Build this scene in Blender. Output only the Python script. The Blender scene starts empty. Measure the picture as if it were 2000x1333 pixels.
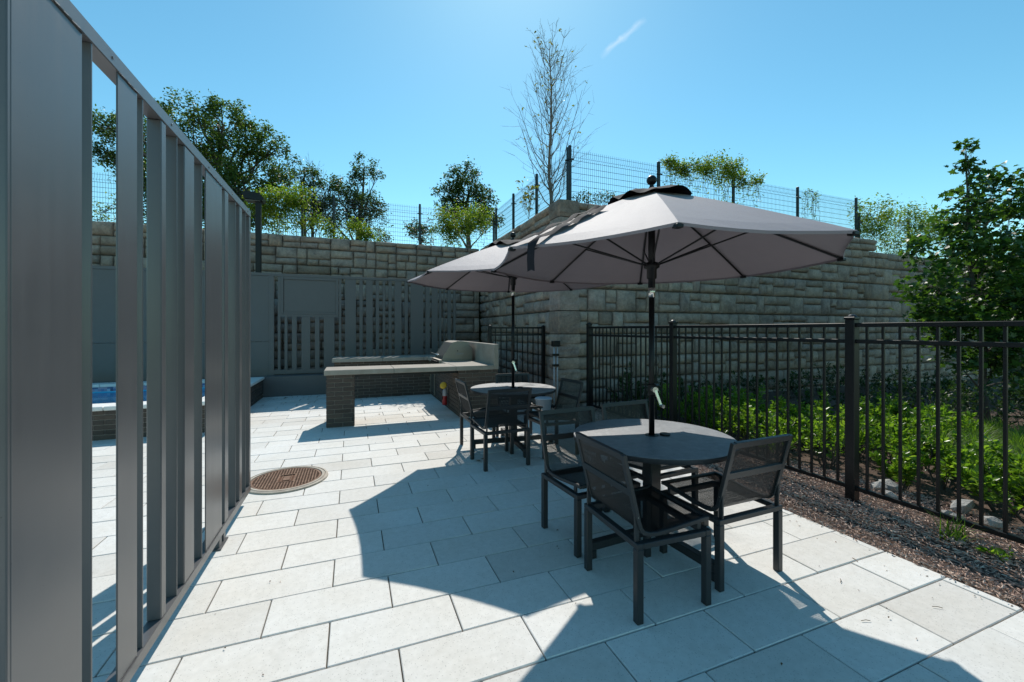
import bpy, math, random
import numpy as np
from mathutils import Vector, Matrix

random.seed(7)
RNG = np.random.default_rng(11)
scene = bpy.context.scene
COL = scene.collection

# ------------------------------------------------------------------ camera
F = 807.5            # focal length in pixels of the 2000 px wide photograph
Y0 = 644.6           # horizon row
TH = math.radians(21.14)   # heading: from +Y towards +X
H = 1.479            # eye height
CT, ST = math.cos(TH), math.sin(TH)
cam = bpy.data.cameras.new('camera')
cam.sensor_width = 36.0
cam.lens = F / 2000 * 36
cam.shift_y = -(666.5 - Y0) / 2000
cam.clip_start = 0.02
cam.clip_end = 3000
camo = bpy.data.objects.new('camera', cam)
COL.objects.link(camo)
camo.location = (0, 0, H)
camo.rotation_euler = (math.pi / 2, 0, -TH)
scene.camera = camo

# ------------------------------------------------------------------ light
SUN_EL = math.radians(48.8)
SUN_AZ = math.radians(21.5)      # from +Y towards +X
world = bpy.data.worlds.new('World')
scene.world = world
world.use_nodes = True
wn = world.node_tree
bg = wn.nodes['Background']
sky = wn.nodes.new('ShaderNodeTexSky')
sky.sky_type = 'NISHITA'
sky.sun_disc = False
sky.sun_elevation = SUN_EL
sky.sun_rotation = SUN_AZ
sky.altitude = 0
sky.air_density = 1.0
sky.dust_density = 0.15
sky.ozone_density = 0.3
tint = wn.nodes.new('ShaderNodeMix'); tint.data_type = 'RGBA'; tint.blend_type = 'MULTIPLY'
tint.inputs[0].default_value = 1.0
tint.inputs[7].default_value = (.75, .985, .88, 1)      # clear cyan-blue day, the same all round
wn.links.new(sky.outputs[0], tint.inputs[6])
# a faint contrail high in the sky, fixed by its direction
def sky_dir(u, v):
    x = (u-1000)/F; z = (Y0-v)/F
    return Vector((x*CT+ST, -x*ST+CT, z)).normalized()
ca, cb = sky_dir(1172, 112), sky_dir(1262, 36)
cn = ca.cross(cb).normalized(); cd = (cb-ca).normalized()
tc = wn.nodes.new('ShaderNodeTexCoord')
def wdot(v):
    n = wn.nodes.new('ShaderNodeVectorMath'); n.operation = 'DOT_PRODUCT'
    wn.links.new(tc.outputs['Generated'], n.inputs[0]); n.inputs[1].default_value = tuple(v)
    return n.outputs['Value']
def wm(op, a, b):
    n = wn.nodes.new('ShaderNodeMath'); n.operation = op
    for i, x in enumerate((a, b)):
        if isinstance(x, (int, float)): n.inputs[i].default_value = x
        else: wn.links.new(x, n.inputs[i])
    n.use_clamp = op == 'MULTIPLY_ADD'
    return n.outputs[0]
wno = wn.nodes.new('ShaderNodeTexNoise'); wno.inputs['Scale'].default_value = 55; wno.inputs['Detail'].default_value = 6
wn.links.new(tc.outputs['Generated'], wno.inputs['Vector'])
wid = wm('MULTIPLY', wm('ABSOLUTE', wm('ADD', wdot(cn), wm('MULTIPLY', wm('SUBTRACT', wno.outputs[0], .5), .012)), 0.0), 130.0)
across = wm('MAXIMUM', wm('SUBTRACT', 1.0, wid), 0.0)
mid = wm('SUBTRACT', wdot(cd), cd.dot((ca+cb)*.5))
along = wm('MAXIMUM', wm('SUBTRACT', 1.0, wm('MULTIPLY', wm('ABSOLUTE', mid, 0.0), 2.0/(cb-ca).length)), 0.0)
streak = wm('MINIMUM', wm('MULTIPLY', wm('MULTIPLY', across, wm('POWER', along, .5)), wm('MULTIPLY', wno.outputs[0], .5)), .35)
cloud = wn.nodes.new('ShaderNodeMix'); cloud.data_type = 'RGBA'
sat = wn.nodes.new('ShaderNodeHueSaturation'); sat.inputs['Saturation'].default_value = 1.17
wn.links.new(tint.outputs[2], sat.inputs['Color'])
wn.links.new(streak, cloud.inputs[0]); wn.links.new(sat.outputs[0], cloud.inputs[6]); cloud.inputs[7].default_value = (6.5, 6.6, 6.8, 1)
wn.links.new(cloud.outputs[2], bg.inputs[0])
bg.inputs[1].default_value = 0.134
sun = bpy.data.lights.new('sun', 'SUN')
sun.energy = 3.5
sun.angle = math.radians(0.5)
sun.color = (1.0, 0.95, 0.87)
suno = bpy.data.objects.new('sun', sun)
COL.objects.link(suno)
sdir = Vector((math.sin(SUN_AZ) * math.cos(SUN_EL), math.cos(SUN_AZ) * math.cos(SUN_EL), math.sin(SUN_EL)))
suno.rotation_euler = sdir.to_track_quat('Z', 'Y').to_euler()
suno.location = (4, 10, 14)
scene.view_settings.view_transform = 'Standard'
scene.view_settings.look = 'None'
scene.view_settings.exposure = 0.46
scene.view_settings.gamma = 1.0
scene.cycles.max_bounces = 8
scene.cycles.transparent_max_bounces = 24
scene.cycles.use_denoising = True

# ------------------------------------------------------------------ layout helpers
def at_depth(u, v, d):
    """point seen at photo pixel (u, v), d metres in front of the eye"""
    l = (u - 1000) / F * d
    return Vector((l * CT + d * ST, -l * ST + d * CT, H + (Y0 - v) * d / F))

def x_on(u, Y):
    """X where the sight line of column u crosses the plane y = Y"""
    return Y * math.tan(math.atan((u - 1000) / F) + TH)

def cam_uvd(p):
    l = p[0] * CT - p[1] * ST
    d = p[0] * ST + p[1] * CT
    if d < 0.05:
        return None
    return 1000 + F * l / d, Y0 - F * (p[2] - H) / d, d

def in_view(p, m=120):
    q = cam_uvd(p)
    return q is not None and -m < q[0] < 2000 + m and -m < q[1] < 1333 + m

# ------------------------------------------------------------------ mesh helpers
class MB:
    def __init__(s):
        s.v = []; s.f = []; s.mi = []; s.cur = 0
    def add(s, verts, faces):
        o = len(s.v)
        s.v.extend([tuple(p) for p in verts])
        s.f.extend([tuple(i + o for i in f) for f in faces])
        s.mi.extend([s.cur] * len(faces))
        return s
    def box(s, x0, x1, y0, y1, z0, z1):
        V = [(x0,y0,z0),(x1,y0,z0),(x1,y1,z0),(x0,y1,z0),(x0,y0,z1),(x1,y0,z1),(x1,y1,z1),(x0,y1,z1)]
        return s.add(V, [(0,3,2,1),(4,5,6,7),(0,1,5,4),(1,2,6,5),(2,3,7,6),(3,0,4,7)])
    def cbox(s, x0, x1, y0, y1, z0, z1, c=0.004, M=None):
        """box with chamfered edges"""
        c = min(c, (x1-x0)*.45, (y1-y0)*.45, (z1-z0)*.45)
        V = []; 
        for sx in (0, 1):
            for sy in (0, 1):
                for sz in (0, 1):
                    X = x1 if sx else x0; Y = y1 if sy else y0; Z = z1 if sz else z0
                    dx = -c if sx else c; dy = -c if sy else c; dz = -c if sz else c
                    V += [(X, Y+dy, Z+dz), (X+dx, Y, Z+dz), (X+dx, Y+dy, Z)]
        I = lambda sx, sy, sz, k: (sx*4 + sy*2 + sz)*3 + k
        Fc = []
        def q(a, b, c_, d): Fc.append((a, b, c_, d))
        for sx in (0, 1):
            L = [I(sx,0,0,0), I(sx,1,0,0), I(sx,1,1,0), I(sx,0,1,0)]
            Fc.append(tuple(L if sx else L[::-1]))
        for sy in (0, 1):
            L = [I(0,sy,0,1), I(0,sy,1,1), I(1,sy,1,1), I(1,sy,0,1)]
            Fc.append(tuple(L if sy else L[::-1]))
        for sz in (0, 1):
            L = [I(0,0,sz,2), I(1,0,sz,2), I(1,1,sz,2), I(0,1,sz,2)]
            Fc.append(tuple(L if sz else L[::-1]))
        for sx in (0, 1):
            for sy in (0, 1):
                L = [I(sx,sy,0,0), I(sx,sy,0,1), I(sx,sy,1,1), I(sx,sy,1,0)]
                Fc.append(tuple(L if sx == sy else L[::-1]))
            for sz in (0, 1):
                L = [I(sx,0,sz,0), I(sx,1,sz,0), I(sx,1,sz,2), I(sx,0,sz,2)]
                Fc.append(tuple(L if sx == sz else L[::-1]))
        for sy in (0, 1):
            for sz in (0, 1):
                L = [I(0,sy,sz,2), I(1,sy,sz,2), I(1,sy,sz,1), I(0,sy,sz,1)]
                Fc.append(tuple(L if sy == sz else L[::-1]))
        for sx in (0, 1):
            for sy in (0, 1):
                for sz in (0, 1):
                    L = [I(sx,sy,sz,0), I(sx,sy,sz,1), I(sx,sy,sz,2)]
                    Fc.append(tuple(L if (sx+sy+sz) % 2 == 1 else L[::-1]))
        if M is not None:
            V = [tuple(M @ Vector(p)) for p in V]
        return s.add(V, Fc)
    def bar(s, p0, p1, w, h, c=0.002, up=(0,0,1)):
        """rectangular bar from p0 to p1, w across, h along up"""
        p0 = Vector(p0); p1 = Vector(p1); d = p1 - p0; L = d.length; d.normalize()
        up = Vector(up)
        if abs(d.dot(up)) > .98: up = Vector((0,1,0))
        sx = d.cross(up).normalized(); uz = sx.cross(d).normalized()
        M = Matrix(((sx.x, d.x, uz.x, p0.x), (sx.y, d.y, uz.y, p0.y), (sx.z, d.z, uz.z, p0.z), (0,0,0,1)))
        return s.cbox(-w/2, w/2, 0, L, -h/2, h/2, c, M)
    def tube(s, pts, radii, n=8, caps=True):
        pts = [Vector(p) for p in pts]
        if not hasattr(radii, '__len__'): radii = [radii]*len(pts)
        V = []; Fc = []
        prev = None
        for i, p in enumerate(pts):
            a = pts[max(i-1, 0)]; b = pts[min(i+1, len(pts)-1)]
            d = (b - a).normalized()
            if prev is None:
                ref = Vector((0,0,1)) if abs(d.z) < .9 else Vector((1,0,0))
                x = d.cross(ref).normalized()
            else:
                x = (prev - d*prev.dot(d)).normalized()
            y = d.cross(x); prev = x
            for k in range(n):
                t = 2*math.pi*k/n
                V.append(p + (x*math.cos(t) + y*math.sin(t))*radii[i])
        for i in range(len(pts)-1):
            for k in range(n):
                a = i*n+k; b = i*n+(k+1) % n
                Fc.append((a, b, b+n, a+n))
        if caps:
            Fc.append(tuple(range(n))[::-1]); Fc.append(tuple((len(pts)-1)*n+k for k in range(n)))
        return s.add(V, Fc)
    def lathe(s, prof, n=24, cx=0, cy=0):
        """prof: list of (radius, z), closed at the axis where radius is 0"""
        V = []; Fc = []; R = []
        for r, z in prof:
            if r < 1e-6:
                R.append([len(V)]); V.append((cx, cy, z))
            else:
                R.append(list(range(len(V), len(V)+n)))
                V += [(cx + r*math.cos(2*math.pi*k/n), cy + r*math.sin(2*math.pi*k/n), z) for k in range(n)]
        for A, B in zip(R[:-1], R[1:]):
            if len(A) == 1 and len(B) == 1: continue
            for k in range(n):
                k2 = (k+1) % n
                if len(A) == 1: Fc.append((A[0], B[k2], B[k]))
                elif len(B) == 1: Fc.append((A[k], A[k2], B[0]))
                else: Fc.append((A[k], A[k2], B[k2], B[k]))
        return s.add(V, Fc)
    def prism(s, poly, axis, a0, a1):
        """extrude a 2D polygon along axis ('x': poly is (y,z); 'y': (x,z); 'z': (x,y))"""
        n = len(poly)
        def P(p, a):
            return {'x': (a, p[0], p[1]), 'y': (p[0], a, p[1]), 'z': (p[0], p[1], a)}[axis]
        V = [P(p, a0) for p in poly] + [P(p, a1) for p in poly]
        Fc = [tuple(range(n))[::-1], tuple(range(n, 2*n))]
        Fc += [(k, (k+1) % n, n+(k+1) % n, n+k) for k in range(n)]
        return s.add(V, Fc)
    def build(s, name, mat, parent=None, smooth=False, loc=None):
        me = bpy.data.meshes.new(name)
        me.from_pydata(s.v, [], s.f)
        mats = mat if isinstance(mat, (list, tuple)) else [mat]
        for m in mats: me.materials.append(m)
        if len(mats) > 1: me.polygons.foreach_set('material_index', s.mi)
        if smooth: me.polygons.foreach_set('use_smooth', [True]*len(me.polygons))
        me.update()
        return link(name, me, parent, loc)

def link(name, me, parent=None, loc=None):
    o = bpy.data.objects.new(name, me)
    COL.objects.link(o)
    if parent is not None: o.parent = parent
    if loc is not None: o.location = loc
    return o

def fix_normals(o):
    import bmesh
    bm = bmesh.new(); bm.from_mesh(o.data)
    bmesh.ops.recalc_face_normals(bm, faces=bm.faces)
    bm.to_mesh(o.data); bm.free()
    return o

def tag(o, label=None, cat=None, group=None, kind=None):
    if label: o['label'] = label
    if cat: o['category'] = cat
    if group: o['group'] = group
    if kind: o['kind'] = kind
    return o

def empty(name, loc=(0,0,0), rz=0):
    o = bpy.data.objects.new(name, None)
    o.empty_display_size = .1
    COL.objects.link(o)
    o.location = loc; o.rotation_euler = (0,0,rz)
    return o

# ------------------------------------------------------------------ materials
def new_mat(name):
    m = bpy.data.materials.new(name); m.use_nodes = True
    nt = m.node_tree
    return m, nt, nt.nodes['Principled BSDF'], nt.nodes['Material Output']

def N(nt, t, **kw):
    n = nt.nodes.new(t)
    for k, v in kw.items():
        if hasattr(n, k): setattr(n, k, v)
    return n

def mathn(nt, op, a, b=None, clamp=False):
    n = nt.nodes.new('ShaderNodeMath'); n.operation = op; n.use_clamp = clamp
    for i, x in enumerate((a, b)):
        if x is None: continue
        if isinstance(x, (int, float)): n.inputs[i].default_value = x
        else: nt.links.new(x, n.inputs[i])
    return n.outputs[0]

def mix(nt, fac, a, b, mode='MIX'):
    n = nt.nodes.new('ShaderNodeMix'); n.data_type = 'RGBA'; n.blend_type = mode
    for i, x in ((0, fac), (6, a), (7, b)):
        if isinstance(x, (int, float)): n.inputs[i].default_value = x
        elif isinstance(x, tuple): n.inputs[i].default_value = (*x[:3], 1)
        else: nt.links.new(x, n.inputs[i])
    return n.outputs[2]

def ramp(nt, x, stops):
    n = nt.nodes.new('ShaderNodeValToRGB')
    cr = n.color_ramp
    while len(cr.elements) < len(stops): cr.elements.new(.5)
    for e, (p, c) in zip(cr.elements, stops):
        e.position = p; e.color = (*c, 1) if len(c) == 3 else c
    nt.links.new(x, n.inputs[0])
    return n.outputs[0]

def noise(nt, scale, detail=4, rough=.6, coord=None, dist=0):
    n = nt.nodes.new('ShaderNodeTexNoise')
    n.inputs['Scale'].default_value = scale; n.inputs['Detail'].default_value = detail
    n.inputs['Roughness'].default_value = rough; n.inputs['Distortion'].default_value = dist
    if coord is not None: nt.links.new(coord, n.inputs['Vector'])
    return n.outputs[0]

def world_pos(nt):
    return nt.nodes.new('ShaderNodeNewGeometry').outputs['Position']

def obj_pos(nt):
    return nt.nodes.new('ShaderNodeTexCoord').outputs['Object']

def piece_random(nt):
    """one number for each piece: object random plus island random"""
    a = nt.nodes.new('ShaderNodeObjectInfo').outputs['Random']
    b = nt.nodes.new('ShaderNodeNewGeometry').outputs['Random Per Island']
    return mathn(nt, 'FRACT', mathn(nt, 'ADD', a, b))

def bump(nt, p, h, strength=.3, dist=.01):
    n = nt.nodes.new('ShaderNodeBump')
    n.inputs['Strength'].default_value = strength; n.inputs['Distance'].default_value = dist
    nt.links.new(h, n.inputs['Height'])
    nt.links.new(n.outputs[0], p.inputs['Normal'])

def paint(name, col, rough=.4, metal=0.0, spec=.5, var=.12, nscale=14, bumpy=.04):
    m, nt, p, out = new_mat(name)
    w = world_pos(nt)
    n = noise(nt, nscale, 5, .65, w)
    c = mix(nt, n, tuple(x*(1-var) for x in col), tuple(min(1, x*(1+var)) for x in col))
    nt.links.new(c, p.inputs['Base Color'])
    r = mathn(nt, 'ADD', mathn(nt, 'MULTIPLY', noise(nt, nscale*3, 3, .6, w), .16), rough-.08)
    nt.links.new(r, p.inputs['Roughness'])
    p.inputs['Metallic'].default_value = metal
    p.inputs['Specular IOR Level'].default_value = spec
    if bumpy: bump(nt, p, noise(nt, 160, 3, .5, w), bumpy, .003)
    return m

# pavers: pale exposed-aggregate concrete
def mk_paver():
    m, nt, p, out = new_mat('paver_concrete')
    w = world_pos(nt)
    r = piece_random(nt)
    base = ramp(nt, r, [(0, (.60,.575,.54)), (.3, (.665,.645,.612)), (.7, (.715,.70,.672)), (1, (.635,.62,.593))])
    big = ramp(nt, noise(nt, 1.7, 4, .6, w), [(.3, (.93,.91,.88)), (.65, (1,1,1))])
    c = mix(nt, 1.0, base, big, 'MULTIPLY')
    mid = ramp(nt, noise(nt, 24, 5, .7, w), [(.3, (.9,.9,.89)), (.7, (1.04,1.04,1.04))])
    c = mix(nt, 1.0, c, mid, 'MULTIPLY')
    # small dark aggregate flecks
    v = nt.nodes.new('ShaderNodeTexVoronoi'); v.inputs['Scale'].default_value = 130
    nt.links.new(w, v.inputs['Vector'])
    pick = nt.nodes.new('ShaderNodeSeparateColor'); nt.links.new(v.outputs['Color'], pick.inputs[0])
    fl = mathn(nt, 'MULTIPLY', mathn(nt, 'LESS_THAN', v.outputs['Distance'], .33), mathn(nt, 'GREATER_THAN', pick.outputs[0], .82))
    c = mix(nt, mathn(nt, 'MULTIPLY', fl, .4), c, (.2,.19,.18))
    # faint rusty / earthy stains
    st = ramp(nt, noise(nt, .9, 3, .5, w, .6), [(.64, (0,0,0)), (.82, (1,1,1))])
    c = mix(nt, mathn(nt, 'MULTIPLY', st, .26), c, (.50,.41,.31))
    st2 = ramp(nt, noise(nt, 4.5, 5, .65, w, .8), [(.56, (0,0,0)), (.80, (1,1,1))])
    c = mix(nt, mathn(nt, 'MULTIPLY', st2, .22), c, (.36,.33,.29))
    nt.links.new(c, p.inputs['Base Color'])
    p.inputs['Roughness'].default_value = .85
    p.inputs['Specular IOR Level'].default_value = .25
    bump(nt, p, noise(nt, 220, 3, .6, w), .16, .002)
    return m

def mk_stone():
    m, nt, p, out = new_mat('split_stone')
    w = world_pos(nt)
    r = piece_random(nt)
    base = ramp(nt, r, [(0, (.30,.22,.175)), (.2, (.46,.345,.275)), (.4, (.36,.275,.23)), (.6, (.51,.385,.305)), (.8, (.40,.31,.27)), (1, (.46,.335,.255))])
    n1 = ramp(nt, noise(nt, 3.2, 6, .7, w, .5), [(.28, (.55,.55,.57)), (.52, (1,1,1)), (.75, (1.25,1.2,1.12))])
    c = mix(nt, 1.0, base, n1, 'MULTIPLY')
    n2 = ramp(nt, noise(nt, 17, 6, .75, w), [(.3, (.72,.72,.73)), (.7, (1.15,1.15,1.15))])
    c = mix(nt, 1.0, c, n2, 'MULTIPLY')
    n3 = ramp(nt, noise(nt, 1.1, 3, .5, w), [(.55, (0,0,0)), (.75, (1,1,1))])
    c = mix(nt, mathn(nt, 'MULTIPLY', n3, .35), c, (.30,.225,.14))
    nt.links.new(c, p.inputs['Base Color'])
    p.inputs['Roughness'].default_value = .92
    p.inputs['Specular IOR Level'].default_value = .2
    hh = mathn(nt, 'ADD', noise(nt, 11, 7, .72, w, .3), mathn(nt, 'MULTIPLY', noise(nt, 55, 4, .6, w), .3))
    bump(nt, p, hh, 1.0, .035)
    return m

def mk_brick():
    m, nt, p, out = new_mat('brown_brick')
    w = world_pos(nt)
    r = piece_random(nt)
    base = ramp(nt, r, [(0, (.052,.038,.030)), (.4, (.080,.057,.045)), (.7, (.064,.049,.041)), (1, (.105,.073,.055))])
    n2 = ramp(nt, noise(nt, 40, 5, .7, w), [(.3, (.75,.75,.75)), (.7, (1.2,1.2,1.2))])
    c = mix(nt, 1.0, base, n2, 'MULTIPLY')
    nt.links.new(c, p.inputs['Base Color'])
    p.inputs['Roughness'].default_value = .85
    bump(nt, p, noise(nt, 120, 4, .6, w), .35, .004)
    return m

def rough_mat(name, c1, c2, scale=8, rough=.9, bs=.4, bd=.01, spec=.2):
    m, nt, p, out = new_mat(name)
    w = world_pos(nt)
    n = noise(nt, scale, 6, .7, w)
    c = ramp(nt, n, [(.3, c1), (.7, c2)])
    nt.links.new(c, p.inputs['Base Color'])
    p.inputs['Roughness'].default_value = rough
    p.inputs['Specular IOR Level'].default_value = spec
    bump(nt, p, noise(nt, scale*6, 5, .65, w), bs, bd)
    return m

def leaf_mat(name, cols, trans=.45, rough=.45):
    m = bpy.data.materials.new(name); m.use_nodes = True
    nt = m.node_tree; nt.nodes.clear()
    out = nt.nodes.new('ShaderNodeOutputMaterial')
    r = nt.nodes.new('ShaderNodeNewGeometry').outputs['Random Per Island']
    k = len(cols)
    c = ramp(nt, r, [(i/(k-1), cols[i]) for i in range(k)])
    p = nt.nodes.new('ShaderNodeBsdfPrincipled')
    nt.links.new(c, p.inputs['Base Color']); p.inputs['Roughness'].default_value = rough
    p.inputs['Specular IOR Level'].default_value = .4
    t = nt.nodes.new('ShaderNodeBsdfTranslucent')
    tc = mix(nt, 1.0, c, (1.25,1.45,.5), 'MULTIPLY')
    nt.links.new(tc, t.inputs['Color'])
    ms = nt.nodes.new('ShaderNodeMixShader'); ms.inputs[0].default_value = trans
    nt.links.new(p.outputs[0], ms.inputs[1]); nt.links.new(t.outputs[0], ms.inputs[2])
    nt.links.new(ms.outputs[0], out.inputs[0])
    return m

M = {}
M['paver'] = mk_paver()
M['joint'] = rough_mat('joint_sand', (.07,.06,.05), (.13,.115,.095), 40)
M['stone'] = mk_stone()
M['stone_back'] = rough_mat('dark_wall_backing_stone', (.09,.078,.066), (.15,.13,.11), 6)  # dark backing stone seen in the joints between the blocks
M['brick'] = mk_brick()
M['mortar'] = rough_mat('grey_mortar', (.20,.175,.15), (.27,.24,.21), 30)
def mk_screen():
    m, nt, p, out = new_mat('dark_bronze_screen_paint')
    w = world_pos(nt)
    mp = nt.nodes.new('ShaderNodeVectorMath'); mp.operation = 'MULTIPLY'; mp.inputs[1].default_value = (26, 26, .9)
    nt.links.new(w, mp.inputs[0])
    n1 = noise(nt, 1.0, 5, .65, mp.outputs[0])           # rain streaks
    n2 = noise(nt, 5, 5, .6, w, .4)                      # dusty patches
    c = mix(nt, n1, (.078,.076,.078), (.104,.102,.104))
    c = mix(nt, mathn(nt, 'MULTIPLY', ramp(nt, n2, [(.5,(0,0,0)),(.8,(1,1,1))]), .3), c, (.13,.125,.12))
    v = nt.nodes.new('ShaderNodeTexVoronoi'); v.inputs['Scale'].default_value = 16; nt.links.new(w, v.inputs['Vector'])
    chip = mathn(nt, 'LESS_THAN', v.outputs['Distance'], mathn(nt, 'MULTIPLY', noise(nt, 30, 2, .5, w), .06))
    c = mix(nt, mathn(nt, 'MULTIPLY', chip, .5), c, (.02,.02,.02))
    nt.links.new(c, p.inputs['Base Color'])
    nt.links.new(mathn(nt, 'ADD', mathn(nt, 'MULTIPLY', n1, .14), mathn(nt, 'ADD', .20, mathn(nt, 'MULTIPLY', n2, .10))), p.inputs['Roughness'])
    p.inputs['Specular IOR Level'].default_value = .7
    bump(nt, p, noise(nt, 60, 4, .6, w), .02, .003)
    return m
M['screen'] = mk_screen()
M['backscreen'] = paint('slate_grey_screen_paint', (.105,.099,.099), .5, .0, .4, .08, 6, .03)
M['black'] = paint('black_powder_coat', (.007,.007,.008), .40, 0, .35, .2, 20, .03)
M['chair'] = paint('charcoal_powder_coat', (.026,.027,.029), .42, 0, .45, .15, 20, .04)
M['pole'] = paint('black_pole_paint', (.006,.006,.007), .42, 0, .3, .15, 30, 0)
M['steel'] = paint('brushed_steel', (.27,.25,.225), .45, .9, .5, .1, 30, .03)
M['chrome'] = paint('bright_alloy', (.66,.65,.62), .25, .95, .5, .05, 30, 0)
M['concrete'] = rough_mat('cast_concrete_counter', (.245,.215,.18), (.34,.305,.26), 5, .75, .2, .004, .3)
M['coping'] = rough_mat('white_coping_stone', (.62,.61,.58), (.74,.73,.70), 5, .7, .1, .003, .3)
M['soil'] = rough_mat('garden_soil', (.07,.047,.037), (.15,.105,.08), 9, .95, .8, .03)
M['ground'] = rough_mat('bare_earth', (.06,.05,.035), (.11,.095,.06), 1.5, .95, .5, .03)
M['terrace'] = rough_mat('rough_grass_bank', (.05,.06,.025), (.12,.11,.055), 2.2, .95, .8, .05)
M['bark'] = rough_mat('grey_bark', (.06,.052,.045), (.14,.125,.11), 22, .9, .8, .02)
M['palebark'] = rough_mat('pale_twig_bark', (.16,.13,.11), (.26,.22,.19), 18, .85, .5, .01)
M['rock'] = rough_mat('pale_riprap_stone', (.24,.23,.22), (.42,.41,.39), 9, .9, .7, .02)
M['wire'] = paint('dark_green_fence_wire', (.010,.016,.018), .4, 0, .5, .1, 10, 0)
M['red'] = paint('extinguisher_red', (.30,.014,.018), .4, 0, .5, .08, 20, 0)
M['yellow'] = paint('yellow_cover', (.50,.34,.02), .55, 0, .5, .08, 20, 0)
M['whiteplastic'] = paint('white_plastic', (.40,.41,.45), .45, 0, .4, .12, 10, 0)
M['tile_blue'] = paint('pool_plaster_blue', (.06,.50,.72), .6, 0, .3, .08, 4, 0)
M['tableedge'] = paint('table_edge_dark', (.03,.033,.038), .5, 0, .4, .1, 20, 0)

def mk_chips():
    m, nt, p, out = new_mat('bark_mulch')
    r = nt.nodes.new('ShaderNodeNewGeometry').outputs['Random Per Island']
    c = ramp(nt, r, [(0, (.23,.145,.115)), (.4, (.39,.26,.205)), (.75, (.53,.38,.305)), (1, (.66,.53,.44))])
    nt.links.new(c, p.inputs['Base Color']); p.inputs['Roughness'].default_value = .8
    return m
M['chips'] = mk_chips()

def mk_litter():
    m, nt, p, out = new_mat('dry_leaf')
    r = nt.nodes.new('ShaderNodeNewGeometry').outputs['Random Per Island']
    c = ramp(nt, r, [(0, (.06,.035,.02)), (.5, (.14,.08,.04)), (1, (.22,.14,.07))])
    nt.links.new(c, p.inputs['Base Color']); p.inputs['Roughness'].default_value = .8
    return m
M['litter'] = mk_litter()

def mk_fabric():
    m = bpy.data.materials.new('taupe_canopy_fabric'); m.use_nodes = True
    nt = m.node_tree; p = nt.nodes['Principled BSDF']; out = nt.nodes['Material Output']
    w = obj_pos(nt)
    wv = nt.nodes.new('ShaderNodeTexNoise'); wv.inputs['Scale'].default_value = 260; wv.inputs['Detail'].default_value = 2
    nt.links.new(w, wv.inputs['Vector'])
    c = mix(nt, wv.outputs[0], (.212,.178,.194), (.262,.226,.243))
    c = mix(nt, noise(nt, 5, 4, .6, w), c, mix(nt, 1.0, c, (.88,.88,.9), 'MULTIPLY'))
    nt.links.new(c, p.inputs['Base Color']); p.inputs['Roughness'].default_value = .68
    p.inputs['Sheen Weight'].default_value = 0.15
    p.inputs['Sheen Roughness'].default_value = .45
    p.inputs['Sheen Tint'].default_value = (1, .97, 1, 1)
    p.inputs['Specular IOR Level'].default_value = .5
    t = nt.nodes.new('ShaderNodeBsdfTranslucent'); t.inputs['Color'].default_value = (.10,.085,.085,1)
    ad = nt.nodes.new('ShaderNodeMixShader'); ad.inputs[0].default_value = .03
    nt.links.new(p.outputs[0], ad.inputs[1]); nt.links.new(t.outputs[0], ad.inputs[2])
    nt.links.new(ad.outputs[0], out.inputs[0])
    hh = mathn(nt, 'ADD', noise(nt, 300, 2, .5, w), mathn(nt, 'MULTIPLY', noise(nt, 7, 3, .6, w, 1.0), 1.2))
    bump(nt, p, hh, .25, .006)
    return m
M['fabric'] = mk_fabric()
M['cap_fabric'] = paint('shade_dark_vent_fabric', (.024,.023,.028), .85, 0, .12, .15, 60, .1)  # vent cap's shade is put into this near-black; the dark strap shares it

def mk_mesh():
    """perforated sheet: round holes cut through with a transparent shader"""
    m = bpy.data.materials.new('perforated_sheet'); m.use_nodes = True
    nt = m.node_tree; p = nt.nodes['Principled BSDF']; out = nt.nodes['Material Output']
    p.inputs['Base Color'].default_value = (.022,.023,.025,1); p.inputs['Roughness'].default_value = .42
    uv = nt.nodes.new('ShaderNodeUVMap')
    sp = nt.nodes.new('ShaderNodeSeparateXYZ'); nt.links.new(uv.outputs[0], sp.inputs[0])
    S = 1/.0085
    a = mathn(nt, 'MULTIPLY', sp.outputs[0], S); b = mathn(nt, 'MULTIPLY', sp.outputs[1], S*1.155)
    row = mathn(nt, 'FLOOR', b)
    a = mathn(nt, 'ADD', a, mathn(nt, 'MULTIPLY', mathn(nt, 'MODULO', row, 2), .5))
    fx = mathn(nt, 'SUBTRACT', mathn(nt, 'FRACT', a), .5); fy = mathn(nt, 'SUBTRACT', mathn(nt, 'FRACT', b), .5)
    d2 = mathn(nt, 'ADD', mathn(nt, 'MULTIPLY', fx, fx), mathn(nt, 'MULTIPLY', mathn(nt, 'MULTIPLY', fy, fy), .75))
    hole = mathn(nt, 'LESS_THAN', d2, .105)
    tr = nt.nodes.new('ShaderNodeBsdfTransparent')
    ms = nt.nodes.new('ShaderNodeMixShader')
    nt.links.new(hole, ms.inputs[0]); nt.links.new(p.outputs[0], ms.inputs[1]); nt.links.new(tr.outputs[0], ms.inputs[2])
    nt.links.new(ms.outputs[0], out.inputs[0])
    return m
M['mesh'] = mk_mesh()

def mk_table():
    m, nt, p, out = new_mat('slate_table_top')
    w = obj_pos(nt)
    n = noise(nt, 14, 7, .7, w, .8)
    c = ramp(nt, n, [(.3, (.11,.118,.13)), (.55, (.165,.173,.187)), (.75, (.225,.23,.242))])
    nt.links.new(c, p.inputs['Base Color'])
    p.inputs['Roughness'].default_value = .47
    p.inputs['Specular IOR Level'].default_value = .8
    bump(nt, p, noise(nt, 30, 6, .7, w, .6), .35, .006)
    return m
M['table'] = mk_table()

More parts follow.
